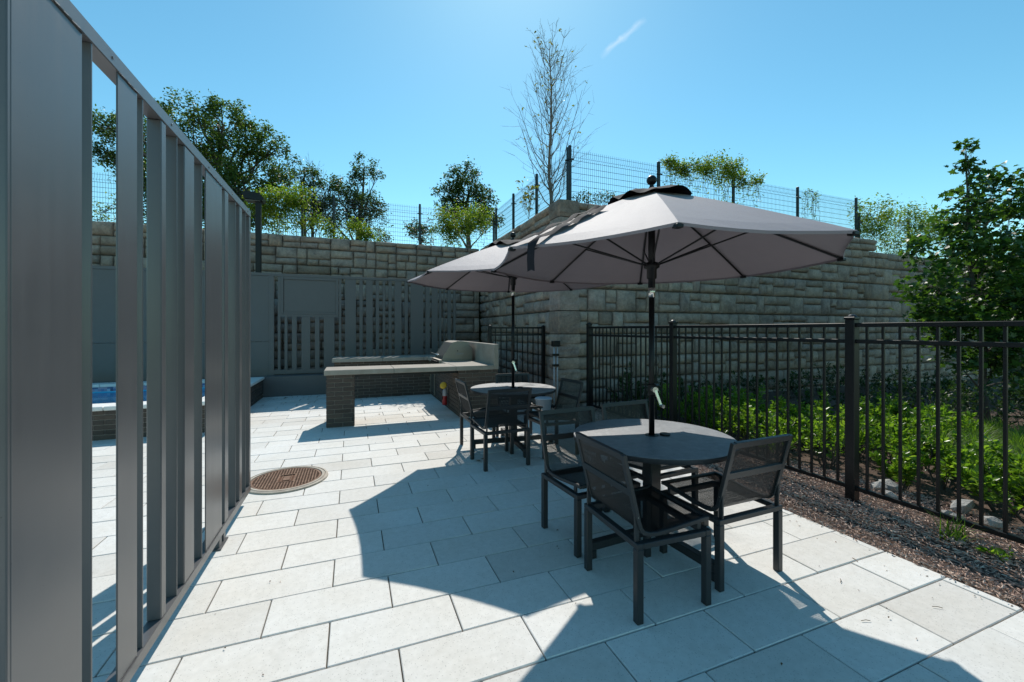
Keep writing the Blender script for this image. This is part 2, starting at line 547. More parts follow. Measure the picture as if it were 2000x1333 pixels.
def mk_rust():
    m, nt, p, out = new_mat('rusty_cast_iron')
    w = world_pos(nt)
    c = ramp(nt, noise(nt, 25, 6, .7, w), [(.3, (.09,.05,.032)), (.55, (.19,.105,.065)), (.75, (.30,.215,.155))])
    nt.links.new(c, p.inputs['Base Color']); p.inputs['Roughness'].default_value = .75; p.inputs['Metallic'].default_value = .25
    bump(nt, p, noise(nt, 140, 4, .6, w), .4, .003)
    return m
M['rust'] = mk_rust()
M['castring'] = rough_mat('worn_iron_ring', (.30,.25,.20), (.48,.43,.36), 18, .7, .3, .003, .3)
M['rustpit'] = rough_mat('rust_recess', (.07,.035,.022), (.15,.075,.045), 40, .9, .3, .003)

def mk_mosaic():
    m, nt, p, out = new_mat('waterline_mosaic')
    w = world_pos(nt)
    mp = nt.nodes.new('ShaderNodeVectorMath'); mp.operation = 'MULTIPLY'; mp.inputs[1].default_value = (22,22,22)
    nt.links.new(w, mp.inputs[0])
    fl = nt.nodes.new('ShaderNodeVectorMath'); fl.operation = 'FLOOR'; nt.links.new(mp.outputs[0], fl.inputs[0])
    wn_ = nt.nodes.new('ShaderNodeTexWhiteNoise'); nt.links.new(fl.outputs[0], wn_.inputs['Vector'])
    c = ramp(nt, wn_.outputs['Value'], [(0, (.02,.03,.10)), (.35, (.05,.12,.3)), (.6, (.3,.25,.35)), (.8, (.1,.3,.5)), (1, (.5,.5,.55))])
    nt.links.new(c, p.inputs['Base Color']); p.inputs['Roughness'].default_value = .2
    return m
M['mosaic'] = mk_mosaic()

def mk_water():
    m, nt, p, out = new_mat('pool_water')
    t = nt.nodes.new('ShaderNodeBsdfTransparent'); t.inputs[0].default_value = (.72,.95,1,1)
    g = nt.nodes.new('ShaderNodeBsdfGlossy'); g.inputs['Roughness'].default_value = .05
    fr = nt.nodes.new('ShaderNodeFresnel'); fr.inputs[0].default_value = 1.22
    bp = nt.nodes.new('ShaderNodeBump'); bp.inputs['Strength'].default_value = .2; bp.inputs['Distance'].default_value = .02
    nt.links.new(noise(nt, 7, 3, .5, world_pos(nt), .5), bp.inputs['Height'])
    nt.links.new(bp.outputs[0], g.inputs['Normal']); nt.links.new(bp.outputs[0], fr.inputs['Normal'])
    ms = nt.nodes.new('ShaderNodeMixShader')
    nt.links.new(fr.outputs[0], ms.inputs[0]); nt.links.new(t.outputs[0], ms.inputs[1]); nt.links.new(g.outputs[0], ms.inputs[2])
    nt.links.new(ms.outputs[0], out.inputs[0])
    return m
M['water'] = mk_water()

M['leaf_oak'] = leaf_mat('oak_leaf', [(.034,.062,.018), (.058,.095,.026), (.085,.13,.035), (.115,.155,.045)], .5)
M['leaf_dark'] = leaf_mat('dark_leaf', [(.032,.056,.02), (.052,.084,.03), (.078,.115,.04)], .5)
M['leaf_vine'] = leaf_mat('vine_leaf', [(.07,.125,.016), (.13,.195,.026), (.19,.25,.036), (.26,.26,.06)], .55)
M['leaf_maple'] = leaf_mat('maple_leaf', [(.018,.048,.014), (.035,.08,.02), (.06,.12,.028), (.10,.165,.038)], .45, .4)
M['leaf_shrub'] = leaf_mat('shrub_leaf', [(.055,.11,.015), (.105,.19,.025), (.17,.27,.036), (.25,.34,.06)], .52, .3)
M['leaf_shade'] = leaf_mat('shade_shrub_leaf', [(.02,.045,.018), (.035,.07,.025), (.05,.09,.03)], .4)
M['grass'] = leaf_mat('ornamental_grass', [(.06,.12,.018), (.11,.19,.026), (.16,.24,.04)], .55)
M['leaf_young'] = leaf_mat('few_young_leaves', [(.14,.15,.03), (.22,.19,.05), (.16,.12,.05)], .5)

# ------------------------------------------------------------------ leaves and trees
LEAF6 = np.array([(0,0,0), (-.22,.3,.05), (-.2,.65,.05), (0,1,-.06), (.2,.65,.05), (.22,.3,.05)])
LEAF6F = [(0,1,2,3), (0,3,4,5)]
LEAFM = np.array([(0,0,0), (.10,.12,.02), (.42,.10,.05), (.30,.30,.03), (.50,.55,.06), (.22,.58,.02), (0,1.0,-.08), (-.22,.58,.02), (-.50,.55,.06), (-.30,.30,.03), (-.42,.10,.05), (-.10,.12,.02)])
LEAFMF = [(0,1,2,3), (0,3,4,5), (0,5,6), (0,6,7), (0,7,8,9), (0,9,10,11)]
def leaves(name, pts, size, mat, parent=None, shape='six', droop=.3, spread=.5, dirs=None):
    pts = np.asarray(pts, float); n = len(pts)
    if n == 0: return None
    B, Fs = (LEAFM, LEAFMF) if shape == 'maple' else (LEAF6, LEAF6F)
    if dirs is None:
        d = RNG.normal(size=(n,3)); d[:,2] = d[:,2]*spread - droop
    else:
        d = np.asarray(dirs) + RNG.normal(size=(n,3))*.35
    d /= np.linalg.norm(d, axis=1)[:,None]
    up = RNG.normal(size=(n,3))*.6 + np.array((0,0,1.0))
    x = np.cross(d, up); x /= np.linalg.norm(x, axis=1)[:,None] + 1e-9
    z = np.cross(x, d)
    s = size*RNG.uniform(.6, 1.25, n)
    V = pts[:,None,:] + s[:,None,None]*(B[None,:,0,None]*x[:,None,:] + B[None,:,1,None]*d[:,None,:] + B[None,:,2,None]*z[:,None,:])
    k = len(B)
    V = V.reshape(-1,3)
    loops = []; starts = []; tot = []; pos = 0
    offs = np.arange(n)*k
    idx = np.concatenate([np.array(f) for f in Fs]); L = len(idx)
    loops = (offs[:,None] + idx[None,:]).reshape(-1)
    lens = np.array([len(f) for f in Fs]); st = np.concatenate(([0], np.cumsum(lens)[:-1]))
    starts = (np.arange(n)[:,None]*L + st[None,:]).reshape(-1)
    me = bpy.data.meshes.new(name)
    me.vertices.add(len(V)); me.vertices.foreach_set('co', V.reshape(-1))
    me.loops.add(len(loops)); me.loops.foreach_set('vertex_index', loops.astype(np.int32))
    me.polygons.add(len(starts)); me.polygons.foreach_set('loop_start', starts.astype(np.int32))
    me.materials.append(mat)
    me.update(calc_edges=True); me.validate()
    return link(name, me, parent)

def clump_points(c, r, n, sub=7, tight=.34, flat=.8):
    c = np.array(c)
    k = max(3, sub)
    d = RNG.normal(size=(k,3)); d /= np.linalg.norm(d, axis=1)[:,None]
    cs = c + d*(r*RNG.uniform(.25, .95, k)**.6)[:,None]*np.array((1,1,flat))
    w = RNG.integers(0, k, n)
    return cs[w] + RNG.normal(size=(n,3))*r*tight*.6, cs

def curve_pts(a, b, n=6, sag=0.0, wob=.05):
    a = Vector(a); b = Vector(b); L = (b-a).length
    out = []
    for i in range(n):
        t = i/(n-1)
        p = a.lerp(b, t)
        p.z += sag*L*math.sin(math.pi*t)
        if 0 < i < n-1:
            p += Vector((random.uniform(-1,1), random.uniform(-1,1), random.uniform(-1,1)))*wob*L
        out.append(p)
    return out

def tree(name, label, base, clumps, trunk_r, leaf, leaf_n, mat, top=None, bark='bark', group=None, cat='tree', fork=.45, twig=5, shape='six', tight=.27):
    """clumps: list of (Vector centre, radius). Leaves are grouped in small tufts at the ends of twigs."""
    base = Vector(base)
    root = empty(name, base); tag(root, label, cat, group)
    if top is None:
        top = max((c for c, r in clumps), key=lambda c: c.z)
    top = Vector(top)
    tb = MB(); rel = lambda p: Vector(p) - base
    tp = curve_pts(base, top, 8, 0, .015)
    tb.tube([rel(p) for p in tp], [trunk_r*(1-.85*i/7) for i in range(8)], 8)
    P = []
    for c, r in clumps:
        c = Vector(c)
        # leave the trunk below the clump
        best = min(range(1, 7), key=lambda i: abs(tp[i].z - (base.z + (c.z-base.z)*fork*1.25)))
        a = tp[best]
        br = curve_pts(a, c, 6, -.06 if c.z > a.z else .05, .05)
        rr = trunk_r*(.5 if r > .8 else .32)*(1-.5*best/7)
        tb.tube([rel(p) for p in br], [rr*(1-.75*i/5) for i in range(6)], 6)
        pts, cs = clump_points(c, r, int(leaf_n*r*r), sub=int(9+8*r), tight=tight)
        P.append(pts)
        for q in cs[:max(twig, len(cs)*2//3)]:
            tw = curve_pts(br[random.choice((3,4,5))], Vector(q), 4, .04, .06)
            tb.tube([rel(p) for p in tw], [rr*.3, rr*.22, rr*.15, rr*.06], 4, False)
    tb.build('trunk', M[bark], root, True)
    pts = np.concatenate(P) - np.array(base)
    leaves('crown', pts, leaf, M[mat], root, shape)
    return root

# ================================================================== SETTING
P_ = 0.305                     # paver row pitch
PL = 0.6125                    # paver length pitch
ROW0 = 0.7209 * H              # y of one row line
XJ = 0.660 * P_                # x of one joint (odd rows)
EDGE = 3.325                   # patio edge at the mulch bed
WALL_A = 12.45; WALL_B = 3.784; WALL_C = 7.18
WALL_TOP = 4.02
FENCE_X = 4.114

o = MB().add([(-900,-900,-.12), (900,-900,-.12), (900,900,-.12), (-900,900,-.12)], [(0,1,2,3)]).build('ground', M['ground'])
tag(o, kind='structure')

# ---- patio, paver by paver
patio = MB().add([(-10.5,-3,-.012), (EDGE-.004,-3,-.012), (EDGE-.004,12.2,-.012), (-10.5,12.2,-.012)], [(0,1,2,3)]).build('patio', M['joint'])
tag(patio, kind='structure')
POOL_X, POOL_Y, POOL_B = -1.81, 7.14, 10.36
MH = (-0.602, 4.61)            # manhole centre
MH_R = .375
def paver_mesh(w, dp, name='paver'):
    b = MB().cbox(0, w, 0, dp, -.05, 0, .0035)
    me = bpy.data.meshes.new(name); me.from_pydata(b.v, [], b.f); me.materials.append(M['paver']); me.update()
    return me
GAP = .0065
cells = []
k0 = int(math.floor((-3 - ROW0)/P_))
k1 = int(math.ceil((12.2 - ROW0)/P_))
for k in range(k0, k1):
    y0 = ROW0 + k*P_
    if y0 + P_ > 12.2: continue
    off = XJ if k % 2 == 0 else XJ + PL/2
    i0 = int(math.floor((-10.5-off)/PL))
    for i in range(i0, 30):
        x0 = off + i*PL; x1 = x0 + PL
        if x0 >= EDGE - .01: break
        x1 = min(x1, EDGE)
        if x1 < -10.4: continue
        if x1 - x0 < .03: continue
        # under the pool: nothing to pave
        if x1 < POOL_X - .1 and y0 > POOL_Y + .1 and y0 + P_ < POOL_B: continue
        cells.append((x0, x1, y0))
def score(c):
    cx = (c[0]+c[1])/2; cy = c[2]+P_/2
    if not in_view((cx, cy, 0), 160): return -1
    return (c[1]-c[0]) / (cx*cx+cy*cy+H*H)**1.5
cells.sort(key=score, reverse=True)
std = paver_mesh(PL-GAP, P_-GAP)
rest = MB(); made = 0
for c in cells:
    x0, x1, y0 = c
    x0 += GAP/2; x1 -= GAP/2; ya = y0 + GAP/2; yb = y0 + P_ - GAP/2
    lift = random.uniform(-.0028, .0022)
    if made < 298 and score(c) > 0:
        if abs((x1-x0) - (PL-GAP)) < .002:
            ob = link('paver', std, patio, (x0, ya, lift))
        else:
            ob = link('paver', paver_mesh(x1-x0, yb-ya), patio, (x0, ya, lift))
        ob.rotation_euler = (random.uniform(-.0012,.0012), random.uniform(-.0012,.0012), random.uniform(-.0015,.0015))
        made += 1
    else:
        rest.cbox(x0, x1, ya, yb, -.05, lift, .0035)
tag(rest.build('paver_field', M['paver'], patio), kind='stuff')

# ---- mulch bed and garden soil
o = MB().add([(EDGE,-4,-.03), (14,-4,-.03), (14,WALL_C,-.03), (EDGE,WALL_C,-.03)], [(0,1,2,3)]).build('garden_bed', M['soil'])
tag(o, kind='structure')
def sand():
    rnd = random.Random(77); b = MB()
    for i in range(130):                      # crumbs of bark and grit on the slabs
        x = rnd.uniform(-.7, EDGE) if rnd.random() < .3 else EDGE - abs(rnd.gauss(0, .16)); y = rnd.uniform(.9, 6.5)
        s_ = rnd.uniform(.0012, .0036)*(1.4 if x > EDGE-.3 else 1); a = rnd.uniform(0, 6.28); c, d = math.cos(a)*s_, math.sin(a)*s_
        b.add([(x-c*2, y-d*2, .0035), (x+d, y-c, .003), (x+c*2, y+d*2, .0045), (x-d, y+c, .003), (x, y, .0035+s_*.8)], [(0,1,4), (1,2,4), (2,3,4), (3,0,4)])
    return b.build('grit', M['chips'])
o = sand(); tag(o, 'fine bark crumbs and grit scattered over the paving', 'grit', kind='stuff')
def chips():
    n = 40000
    x = EDGE - .03 + (4.78-EDGE)*RNG.uniform(0, 1, n)**1.0; y = RNG.uniform(.2, 7.0, n)
    keep = RNG.uniform(0, 1, n) < np.clip(1.6 - (y-1)*.13, .35, 1)
    x, y = x[keep], y[keep]
    k_ = (x > EDGE+.004) | (RNG.uniform(0, 1, len(x)) < .25)
    x, y = x[k_], y[k_]
    n = len(x)
    z = np.where(x < EDGE+.02, .022, 0) - .028 + RNG.uniform(0, .03, n) + .012*np.sin(x*7+y*3)
    L = RNG.uniform(.007, .026, n); W = RNG.uniform(.002, .0052, n)
    a = RNG.uniform(0, math.pi, n); tl = RNG.normal(0, .3, n)
    dx = np.cos(a)*np.cos(tl); dy = np.sin(a)*np.cos(tl); dz = np.sin(tl)
    px = -np.sin(a); py = np.cos(a)
    b = MB()
    for i in range(n):
        c = np.array((x[i], y[i], z[i])); d = np.array((dx[i], dy[i], dz[i]))*L[i]; p = np.array((px[i], py[i], 0))*W[i]
        t = np.array((0,0,.0045))
        b.add([c-d-p*.4, c-d*.2+p, c+d+p*.3, c+d*.3-p, c+t-d*.4, c+t+d*.5],
              [(0,3,5,4), (3,2,5), (2,1,4,5), (1,0,4)])
    return b.build('bark_mulch', M['chips'])
o = chips(); tag(o, 'loose brown bark mulch along the patio edge', 'mulch', kind='stuff')

# ---- raised terrace behind the walls
tb = MB()
tb.box(-60, WALL_B+.3, WALL_A+.30, 140, -.1, WALL_TOP-.12)
tb.box(WALL_B+.302, 13.5, WALL_C+.30, 140, -.1, WALL_TOP-.121)
tb.box(13.502, 90, WALL_C+.30, 140, -.1, WALL_TOP-.55)
tag(tb.build('terrace', M['terrace']), kind='structure')

# ---- stone retaining walls
def stone_piece(w, h, depth=.05, seed=0):
    """one split-faced stone, local x along the wall, z up, front towards -y"""
    rnd = random.Random(seed)
    m = min(.034, w*.18, h*.22)
    xs = [0, m, w*.36+rnd.uniform(-.04,.04)*w, w*.68+rnd.uniform(-.04,.04)*w, w-m, w]; zs = [0, m, h*.5+rnd.uniform(-.08,.08)*h, h-m, h]
    V = []; nx, nz = len(xs), len(zs)
    sk = [rnd.uniform(-.010,.010) for _ in range(4)]
    for j, z in enumerate(zs):
        for i, x in enumerate(xs):
            edge = (i in (0, nx-1)) or (j in (0, nz-1))
            corner = (i in (0, nx-1)) and (j in (0, nz-1))
            y = (0 if edge else -depth*rnd.uniform(.6, 1.05))
            if corner: y = .006
            xx = x + (rnd.uniform(-.007,.007)); zz = z + (sk[0]*(1-x/w) + sk[1]*x/w if 0 < j < nz-1 else rnd.uniform(-.006,.006))
            V.append((xx, y, zz))
    Fc = []
    for j in range(nz-1):
        for i in range(nx-1):
            a = j*nx+i
            Fc.append((a, a+1, a+1+nx, a+nx))
    ring = [i for i in range(nx)] + [j*nx+nx-1 for j in range(1,nz)] + [(nz-1)*nx+i for i in range(nx-2,-1,-1)] + [j*nx for j in range(nz-2,0,-1)]
    o = len(V)
    for r_ in ring: V.append((V[r_][0], .05, V[r_][2]))
    k = len(ring)
    for t in range(k):
        a, b = ring[t], ring[(t+1) % k]
        Fc.append((b, a, o+t, o+(t+1) % k))
    return V, Fc

CH = .457
def courses(top):
    zs = [1.397 + CH*k for k in range(-4, 12)]
    zs = [z for z in zs if z < top-.12]
    return [(zs[i], zs[i+1] if i+1 < len(zs) else top) for i in range(len(zs))]

def split_block(w, h, rnd):
    """ashlar pattern cast into one block face: list of (x, z, w, h)"""
    out = []; x = 0
    while x < w - .01:
        ww = rnd.choice((.26,.34,.42,.5,.58,.66,.74))
        if w - (x+ww) < .2: ww = w - x
        t = rnd.random()
        if h < .3 or (t < .30 and ww < .55):
            out.append((x, 0, ww, h))
        else:
            s = h*rnd.choice((.38,.45,.5,.55,.62))
            if ww > .42 and rnd.random() < .55:
                q = ww*rnd.uniform(.38,.62)
                out += [(x, 0, q, s), (x+q, 0, ww-q, s)] if rnd.random() < .6 else [(x, 0, ww, s)]
                q2 = ww*rnd.uniform(.35,.65)
                out += [(x, s, q2, h-s), (x+q2, s, ww-q2, h-s)] if rnd.random() < .6 else [(x, s, ww, h-s)]
            else:
                out += [(x, 0, ww, s), (x, s, ww, h-s)]
        x += ww
    return out

def stone_wall(name, label, length, top, place, seed, stepx=None):
    """place(x_along) -> (origin, rotz) ; local front towards -y"""
    rnd = random.Random(seed)
    root = empty(name); tag(root, label, 'stone wall')
    org, rz = place
    root.location = org; root.rotation_euler = (0,0,rz)
    pcs = []
    for ci, (z0, z1) in enumerate(courses(top)):
        x = -(.585 if ci % 2 else 0)
        while x < length:
            bw = 1.17
            xa, xb = max(x, 0), min(x+bw, length)
            if xb - xa > .08 and not (stepx and xa > stepx and z1 > top-.3):
                setb = .0 + rnd.uniform(0,.015)
                for (sx, sz, sw, sh) in split_block(xb-xa-.012, z1-z0-.014, rnd):
                    pcs.append((xa+sx+.006, z0+sz+.007, sw, sh, setb))
            x += bw
    g = .003
    R = Matrix.Rotation(rz, 4, 'Z')
    def sc(p):
        c = Vector(org) + R @ Vector((p[0]+p[2]/2, 0, p[1]+p[3]/2))
        q = cam_uvd(c)
        if q is None or not in_view(c, 60): return -1
        occl = .15 if (abs(c.y-WALL_A) < .3 and c.z < 2.7) else 1
        return p[2]*p[3]/(q[2]**2)*occl
    pcs.sort(key=sc, reverse=True)
    restb = MB()
    for i, (x, z, w, h, sb) in enumerate(pcs):
        V, Fc = stone_piece(w-2*g, h-2*g, rnd.uniform(.045,.09), seed*1000+i)
        if i < 295:
            MB().add(V, Fc).build('stone', M['stone'], root, True, (x+g, sb, z+g))
        else:
            restb.add([(a+x+g, b+sb, c+z+g) for a, b, c in V], Fc)
    if restb.v: tag(restb.build('stonework', M['stone'], root, True), kind='stuff')
    bk = MB()
    hi = top - .03
    if stepx:
        bk.box(0.0, stepx, .03, .29, -.1, hi); bk.box(stepx, length, .03, .29, -.1, hi-.46)
    else:
        bk.box(0.0, length, .03, .29, -.1, hi)
    bk.build('core', M['stone_back'], root)
    return root
stone_wall('stone_retaining_wall', 'tall grey stone retaining wall behind the slatted screen and pool', 10.5+WALL_B-.07, WALL_TOP, ((-10.5, WALL_A, 0), 0), 3)
stone_wall('stone_retaining_wall', 'side return of the stone wall running back beside the picket gate', WALL_A-WALL_C-.32, WALL_TOP, ((WALL_B, WALL_A-.005, 0), -math.pi/2), 5)
stone_wall('stone_retaining_wall', 'long rough stone retaining wall behind the picket fence and garden', 17, WALL_TOP, ((WALL_B+.03, WALL_C, 0), 0), 9, stepx=9.7)
# corner pier
pier = empty('corner_pier', (WALL_B, WALL_C, 0)); tag(pier, 'pale stone corner pier where the garden wall turns back', 'pier')
rnd = random.Random(4)
for ci, (z0, z1) in enumerate(courses(WALL_TOP)):
    half = z0 < 1.39
    zz = [(z0, (z0+z1)/2), ((z0+z1)/2, z1)] if half else [(z0, z1)]
    for j, (a, b) in enumerate(zz):
        w = .40 if (ci+j) % 2 else .43
        g = .008
        bm_ = MB()
        x0, x1 = -.075, w; y0, y1 = -.075, .34
        m = .03
        # stone with rough rounded faces on the two visible sides
        nz = 4; V = []
        ring = []
        pts = [(x0,y1), (x0,y0+.2), (x0,y0+m), (x0+m,y0), (x0+.2,y0), (x1-m,y0), (x1,y0+m), (x1,y1)]
        for q in range(nz+1):
            t = q/nz; inset = .022 if q in (0, nz) else 0
            for (px, py) in pts:
                V.append((px + (inset if px < .1 else -inset*.3) + rnd.uniform(-.009,.009), py + (inset if py < .2 else 0) + rnd.uniform(-.009,.009), a+g+(b-a-2*g)*t))
        k = len(pts); Fc = []
        for q in range(nz):
            for t in range(k-1):
                Fc.append((q*k+t, q*k+t+1, (q+1)*k+t+1, (q+1)*k+t))
        Fc.append(tuple(range(k))[::-1]); Fc.append(tuple(nz*k+t for t in range(k)))
        fix_normals(bm_.add(V, Fc).build('stone', M['stone'], pier))

# ================================================================== WELDED MESH FENCE ON TOP
def mesh_fence(label, pts, z0, z1, rows=10, seed=0):
    """posts at pts, a welded wire panel between each pair"""
    root = empty('mesh_fence', (*pts[0], z0)); tag(root, label, 'fence')
    b0 = Vector((*pts[0], z0))
    for p in pts:
        b = MB().cbox(p[0]-b0.x-.03, p[0]-b0.x+.03, p[1]-b0.y-.03, p[1]-b0.y+.03, 0, z1-z0+.10, .005)
        po = b.build('post', M['wire'], root)
        MB().cbox(p[0]-b0.x-.085, p[0]-b0.x+.085, p[1]-b0.y-.045, p[1]-b0.y-.03, z1-z0-.22, z1-z0-.19, .003).build('clamp', M['wire'], po)
    for p, q in zip(pts[:-1], pts[1:]):
        p = Vector((*p, 0)); q = Vector((*q, 0)); d = (q-p); L = d.length; d.normalize()
        w = MB(); n = int(L/.052); r = .0034; hgt = z1-z0
        nrm = Vector((-d.y, d.x, 0))
        for i in range(1, n):
            c = p + d*(L*i/n) - Vector((b0.x, b0.y, 0))
            w.tube([c+Vector((0,0,.05)), c+Vector((0,0,hgt-.20)), c+Vector((0,0,hgt-.15))-nrm*.03, c+Vector((0,0,hgt-.10)), c+Vector((0,0,hgt+.03))], r, 3, False)
        for j in range(rows):
            z = .07 + (hgt-.28)*j/(rows-1)
            a = p + d*.03 - Vector((b0.x, b0.y, -z)); e = q - d*.03 - Vector((b0.x, b0.y, -z))
            w.tube([a, e], .0046, 4, False)
        for z in (hgt-.15, hgt-.02):
            a = p + d*.03 - Vector((b0.x, b0.y, -z)); e = q - d*.03 - Vector((b0.x, b0.y, -z))
            w.tube([a-nrm*.02*(z < hgt-.1), e-nrm*.02*(z < hgt-.1)], .0034, 4, False)
        w.build('wire_panel', M['wire'], root)
    return root
TZ = WALL_TOP - .12
CP = (4.45, 8.0)
fx = [4.45, 6.87, 9.30, 11.76, 14.38]
mesh_fence('dark welded wire fence along the top of the garden wall', [(x, 8.0) for x in fx], TZ, 5.42)
mesh_fence('dark welded wire fence running back above the side return wall', [(4.44, 8.06), (4.44, 9.72), (4.44, 11.37), (4.44, 12.94)], TZ, 5.40)
mesh_fence('dark welded wire fence along the top of the wall behind the pool', [(x, 13.0) for x in (-8.2, -6.2, -3.76, -1.31, -.49, 1.96, 4.38)], TZ, 5.28)
mesh_fence('lower stepped section of wire fence half covered in vine', [(14.52, 8.0), (17.1, 8.0), (19.7, 8.0)], TZ-.43, 4.98)

# ================================================================== SLATTED SCREEN AT THE LEFT
SX = -.816; SD = .058          # front face, depth
SC0, SC1 = 1.44, 4.136
SZ0, SZ1 = .095, 2.50
scr = empty('privacy_screen', (SX, SC0, 0)); tag(scr, 'dark bronze slatted metal privacy screen on short feet beside the patio', 'screen')
def sbox(name, y0, y1, z0, z1, xa=0.0, xb=-SD, c=.003, m='screen'):
    return MB().cbox(xb, xa, y0-SC0, y1-SC0, z0, z1, c).build(name, M[m], scr)
sbox('top_rail', SC0, SC1, SZ1-.056, SZ1, .002)
sbox('bottom_rail', SC0, SC1, SZ0, SZ0+.054, .002)
zA, zB = SZ0+.0545, SZ1-.0565
sbox('end_post', SC1-.05, SC1, zA, zB)
sbox('end_post', SC0, SC0+.05, zA, zB, -.001)
def plate(y0, y1): sbox('board', y0, y1, zA, zB, 0, -.006, .0015)
def flat(y, w=.008): sbox('fin', y, y+w, zA, zB, -.002, -SD+.002, .0015)
def tubes(y0, y1): sbox('slat', y0, y1, zA, zB, -.001, -SD+.001, .004)
plate(1.452, 1.752); flat(1.806); plate(1.970, 2.120); flat(2.170); tubes(2.352, 2.404)
flat(2.533); tubes(2.633, 2.776); flat(2.902); plate(2.967, 3.295); tubes(3.365, 3.454)
flat(3.652); tubes(3.762, 3.842); flat(3.965)
for y in (1.52, 1.93, 2.46, 3.02, 3.55, 4.02):
    b_ = MB().lathe([(0,.0),(.006,.0),(.005,.003),(0,.0035)], 8).build('screw', M['screen'], scr)
    b_.matrix_local = Matrix.Translation((.0018, y-SC0, SZ1-.030)) @ Matrix.Rotation(math.pi/2, 4, 'Y')
for y in (1.6, 3.31):
    sbox('foot', y, y+.055, 0, SZ0-.0005, -.018, -.075, .002)
    sbox('foot', y+.10, y+.145, 0, SZ0-.0005, -.018, -.075, .002)
    sbox('foot_plate', y-.02, y+.16, 0, .008, -.004, -.11, .001)
# weld beads where boards meet the rails
for (a, b) in ((1.452,1.752), (1.970,2.120), (2.967,3.295)):
    for z in (zA+.002, zB-.002):
        n = int((b-a)/.02); pts = [(.003, a-SC0+(b-a)*i/n, z+random.uniform(-.0015,.0015)) for i in range(n+1)]
        MB().tube(pts, [random.uniform(.0022,.004) for _ in pts], 5).build('weld_bead', M['screen'], scr)

# ================================================================== BACK SCREEN BEHIND THE GRILL
BY = 10.75
bsx0, bsx1 = -9.0, x_on(890, BY)
bz0, bz1 = .46, 2.77
bs = empty('privacy_screen', (0, BY, 0)); tag(bs, 'slate grey slatted screen with solid panels in front of the stone wall', 'screen')
def bbox(name, x0, x1, z0, z1, ya=0.0, yb=.05, c=.003):
    return MB().cbox(x0, x1, ya, yb, z0, z1, c).build(name, M['backscreen'], bs)
bbox('top_rail', bsx0, bsx1, bz1-.065, bz1, -.012, .062)
bbox('bottom_rail', x_on(530, BY), bsx1, bz0, bz0+.10, -.003, .055)
gl = [(535.2,542.4),(548,555.6),(561.6,570),(579.6,588.7),(606,615),(624,632.4),(653.3,661.7)]
gr = [(666.7,674),(695.3,702),(708.5,715.2),(728,734),(740.4,747.6),(752.4,759),(765,771),(784.4,790.4),(796.7,802),(826.7,831.3),(839.5,843.6),(855,858),(862,866.9),(868.8,874.4),(881,885.6)]
def zv(v, u): 
    Yd = BY*math.cos(math.atan((u-1000)/F))/math.cos(math.atan((u-1000)/F)+TH)
    return H + (Y0-v)*Yd/F
zmid = zv(615, 640)
zlo, zhi = bz0+.1005, bz1-.0655
ed = [x_on(g[1], BY) for g in gl]; st_ = [x_on(g[0], BY) for g in gl]
# lower left slats
for i in range(len(gl)):
    xa = ed[i]; xb = st_[i+1] if i+1 < len(gl) else x_on(gr[0][0], BY)
    if i == len(gl)-1:
        bbox('slat', xa, xb, zlo, zhi)
    else:
        bbox('slat', xa, xb, zlo, zmid-.0605)
bbox('mid_rail', ed[0], ed[-1]-.002, zmid-.06, zmid, -.002, .052)
bbox('slat', ed[0], x_on(548.5, BY), zmid+.0005, zhi)
# framed solid panel
fa, fb = x_on(548.6, BY), x_on(661, BY)
bbox('panel_frame', fa, fa+.05, zmid+.0005, zhi, -.01, .05); bbox('panel_frame', fb-.055, fb, zmid+.0005, zhi, -.01, .05)
bbox('panel_frame', fa+.0505, fb-.0555, zhi-.06, zhi, -.008, .05); bbox('panel_frame', fa+.0505, fb-.0555, zmid+.0005, zmid+.05, -.008, .05)
bbox('solid_panel', fa+.0505, fb-.0555, zmid+.0505, zhi-.0605, .018, .03)
for i in range(len(gr)):
    xa = x_on(gr[i][1], BY); xb = x_on(gr[i+1][0], BY) if i+1 < len(gr) else bsx1
    bbox('slat', xa, xb, zlo, zhi)
# solid panels towards the pool
xp = x_on(530, BY)
bbox('post', xp-.05, x_on(535.2, BY), .02, zhi, -.006, .052)
x = xp-.0505
for i in range(4):
    w = 1.9
    bbox('solid_panel', x-w+.003, x, zv(668, 510)+.003, zhi, .006, .03)
    bbox('solid_panel', x-w+.003, x, .02, zv(668, 510)-.003, .0, .03)
    x -= w
# low kerb the screen stands on
MB().cbox(x_on(514, 10.4), bsx1+.1, 10.40-BY, .06+.0, 0, .445, .006).build('base_kerb', M['backscreen'], bs)

# lamp on a tall pole between the screen and the wall
lp = empty('pole_lamp', (x_on(505, 11.2), 11.2, 0)); tag(lp, 'tall black pole lamp with a flat shoebox head above the slatted screen', 'lamp')
MB().cbox(-.055, .055, -.055, .055, 0, 4.5, .006).build('pole', M['pole'], lp)
MB().prism([(-.30,4.62),(-.27,4.50),(.10,4.48),(.13,4.55),(.05,4.64),(-.24,4.68)], 'y', -.16, .16).build('lamp_head', M['pole'], lp)
MB().cbox(-.25, .05, -.13, .13, 4.47, 4.482, .003).build('lens', M['steel'], lp)

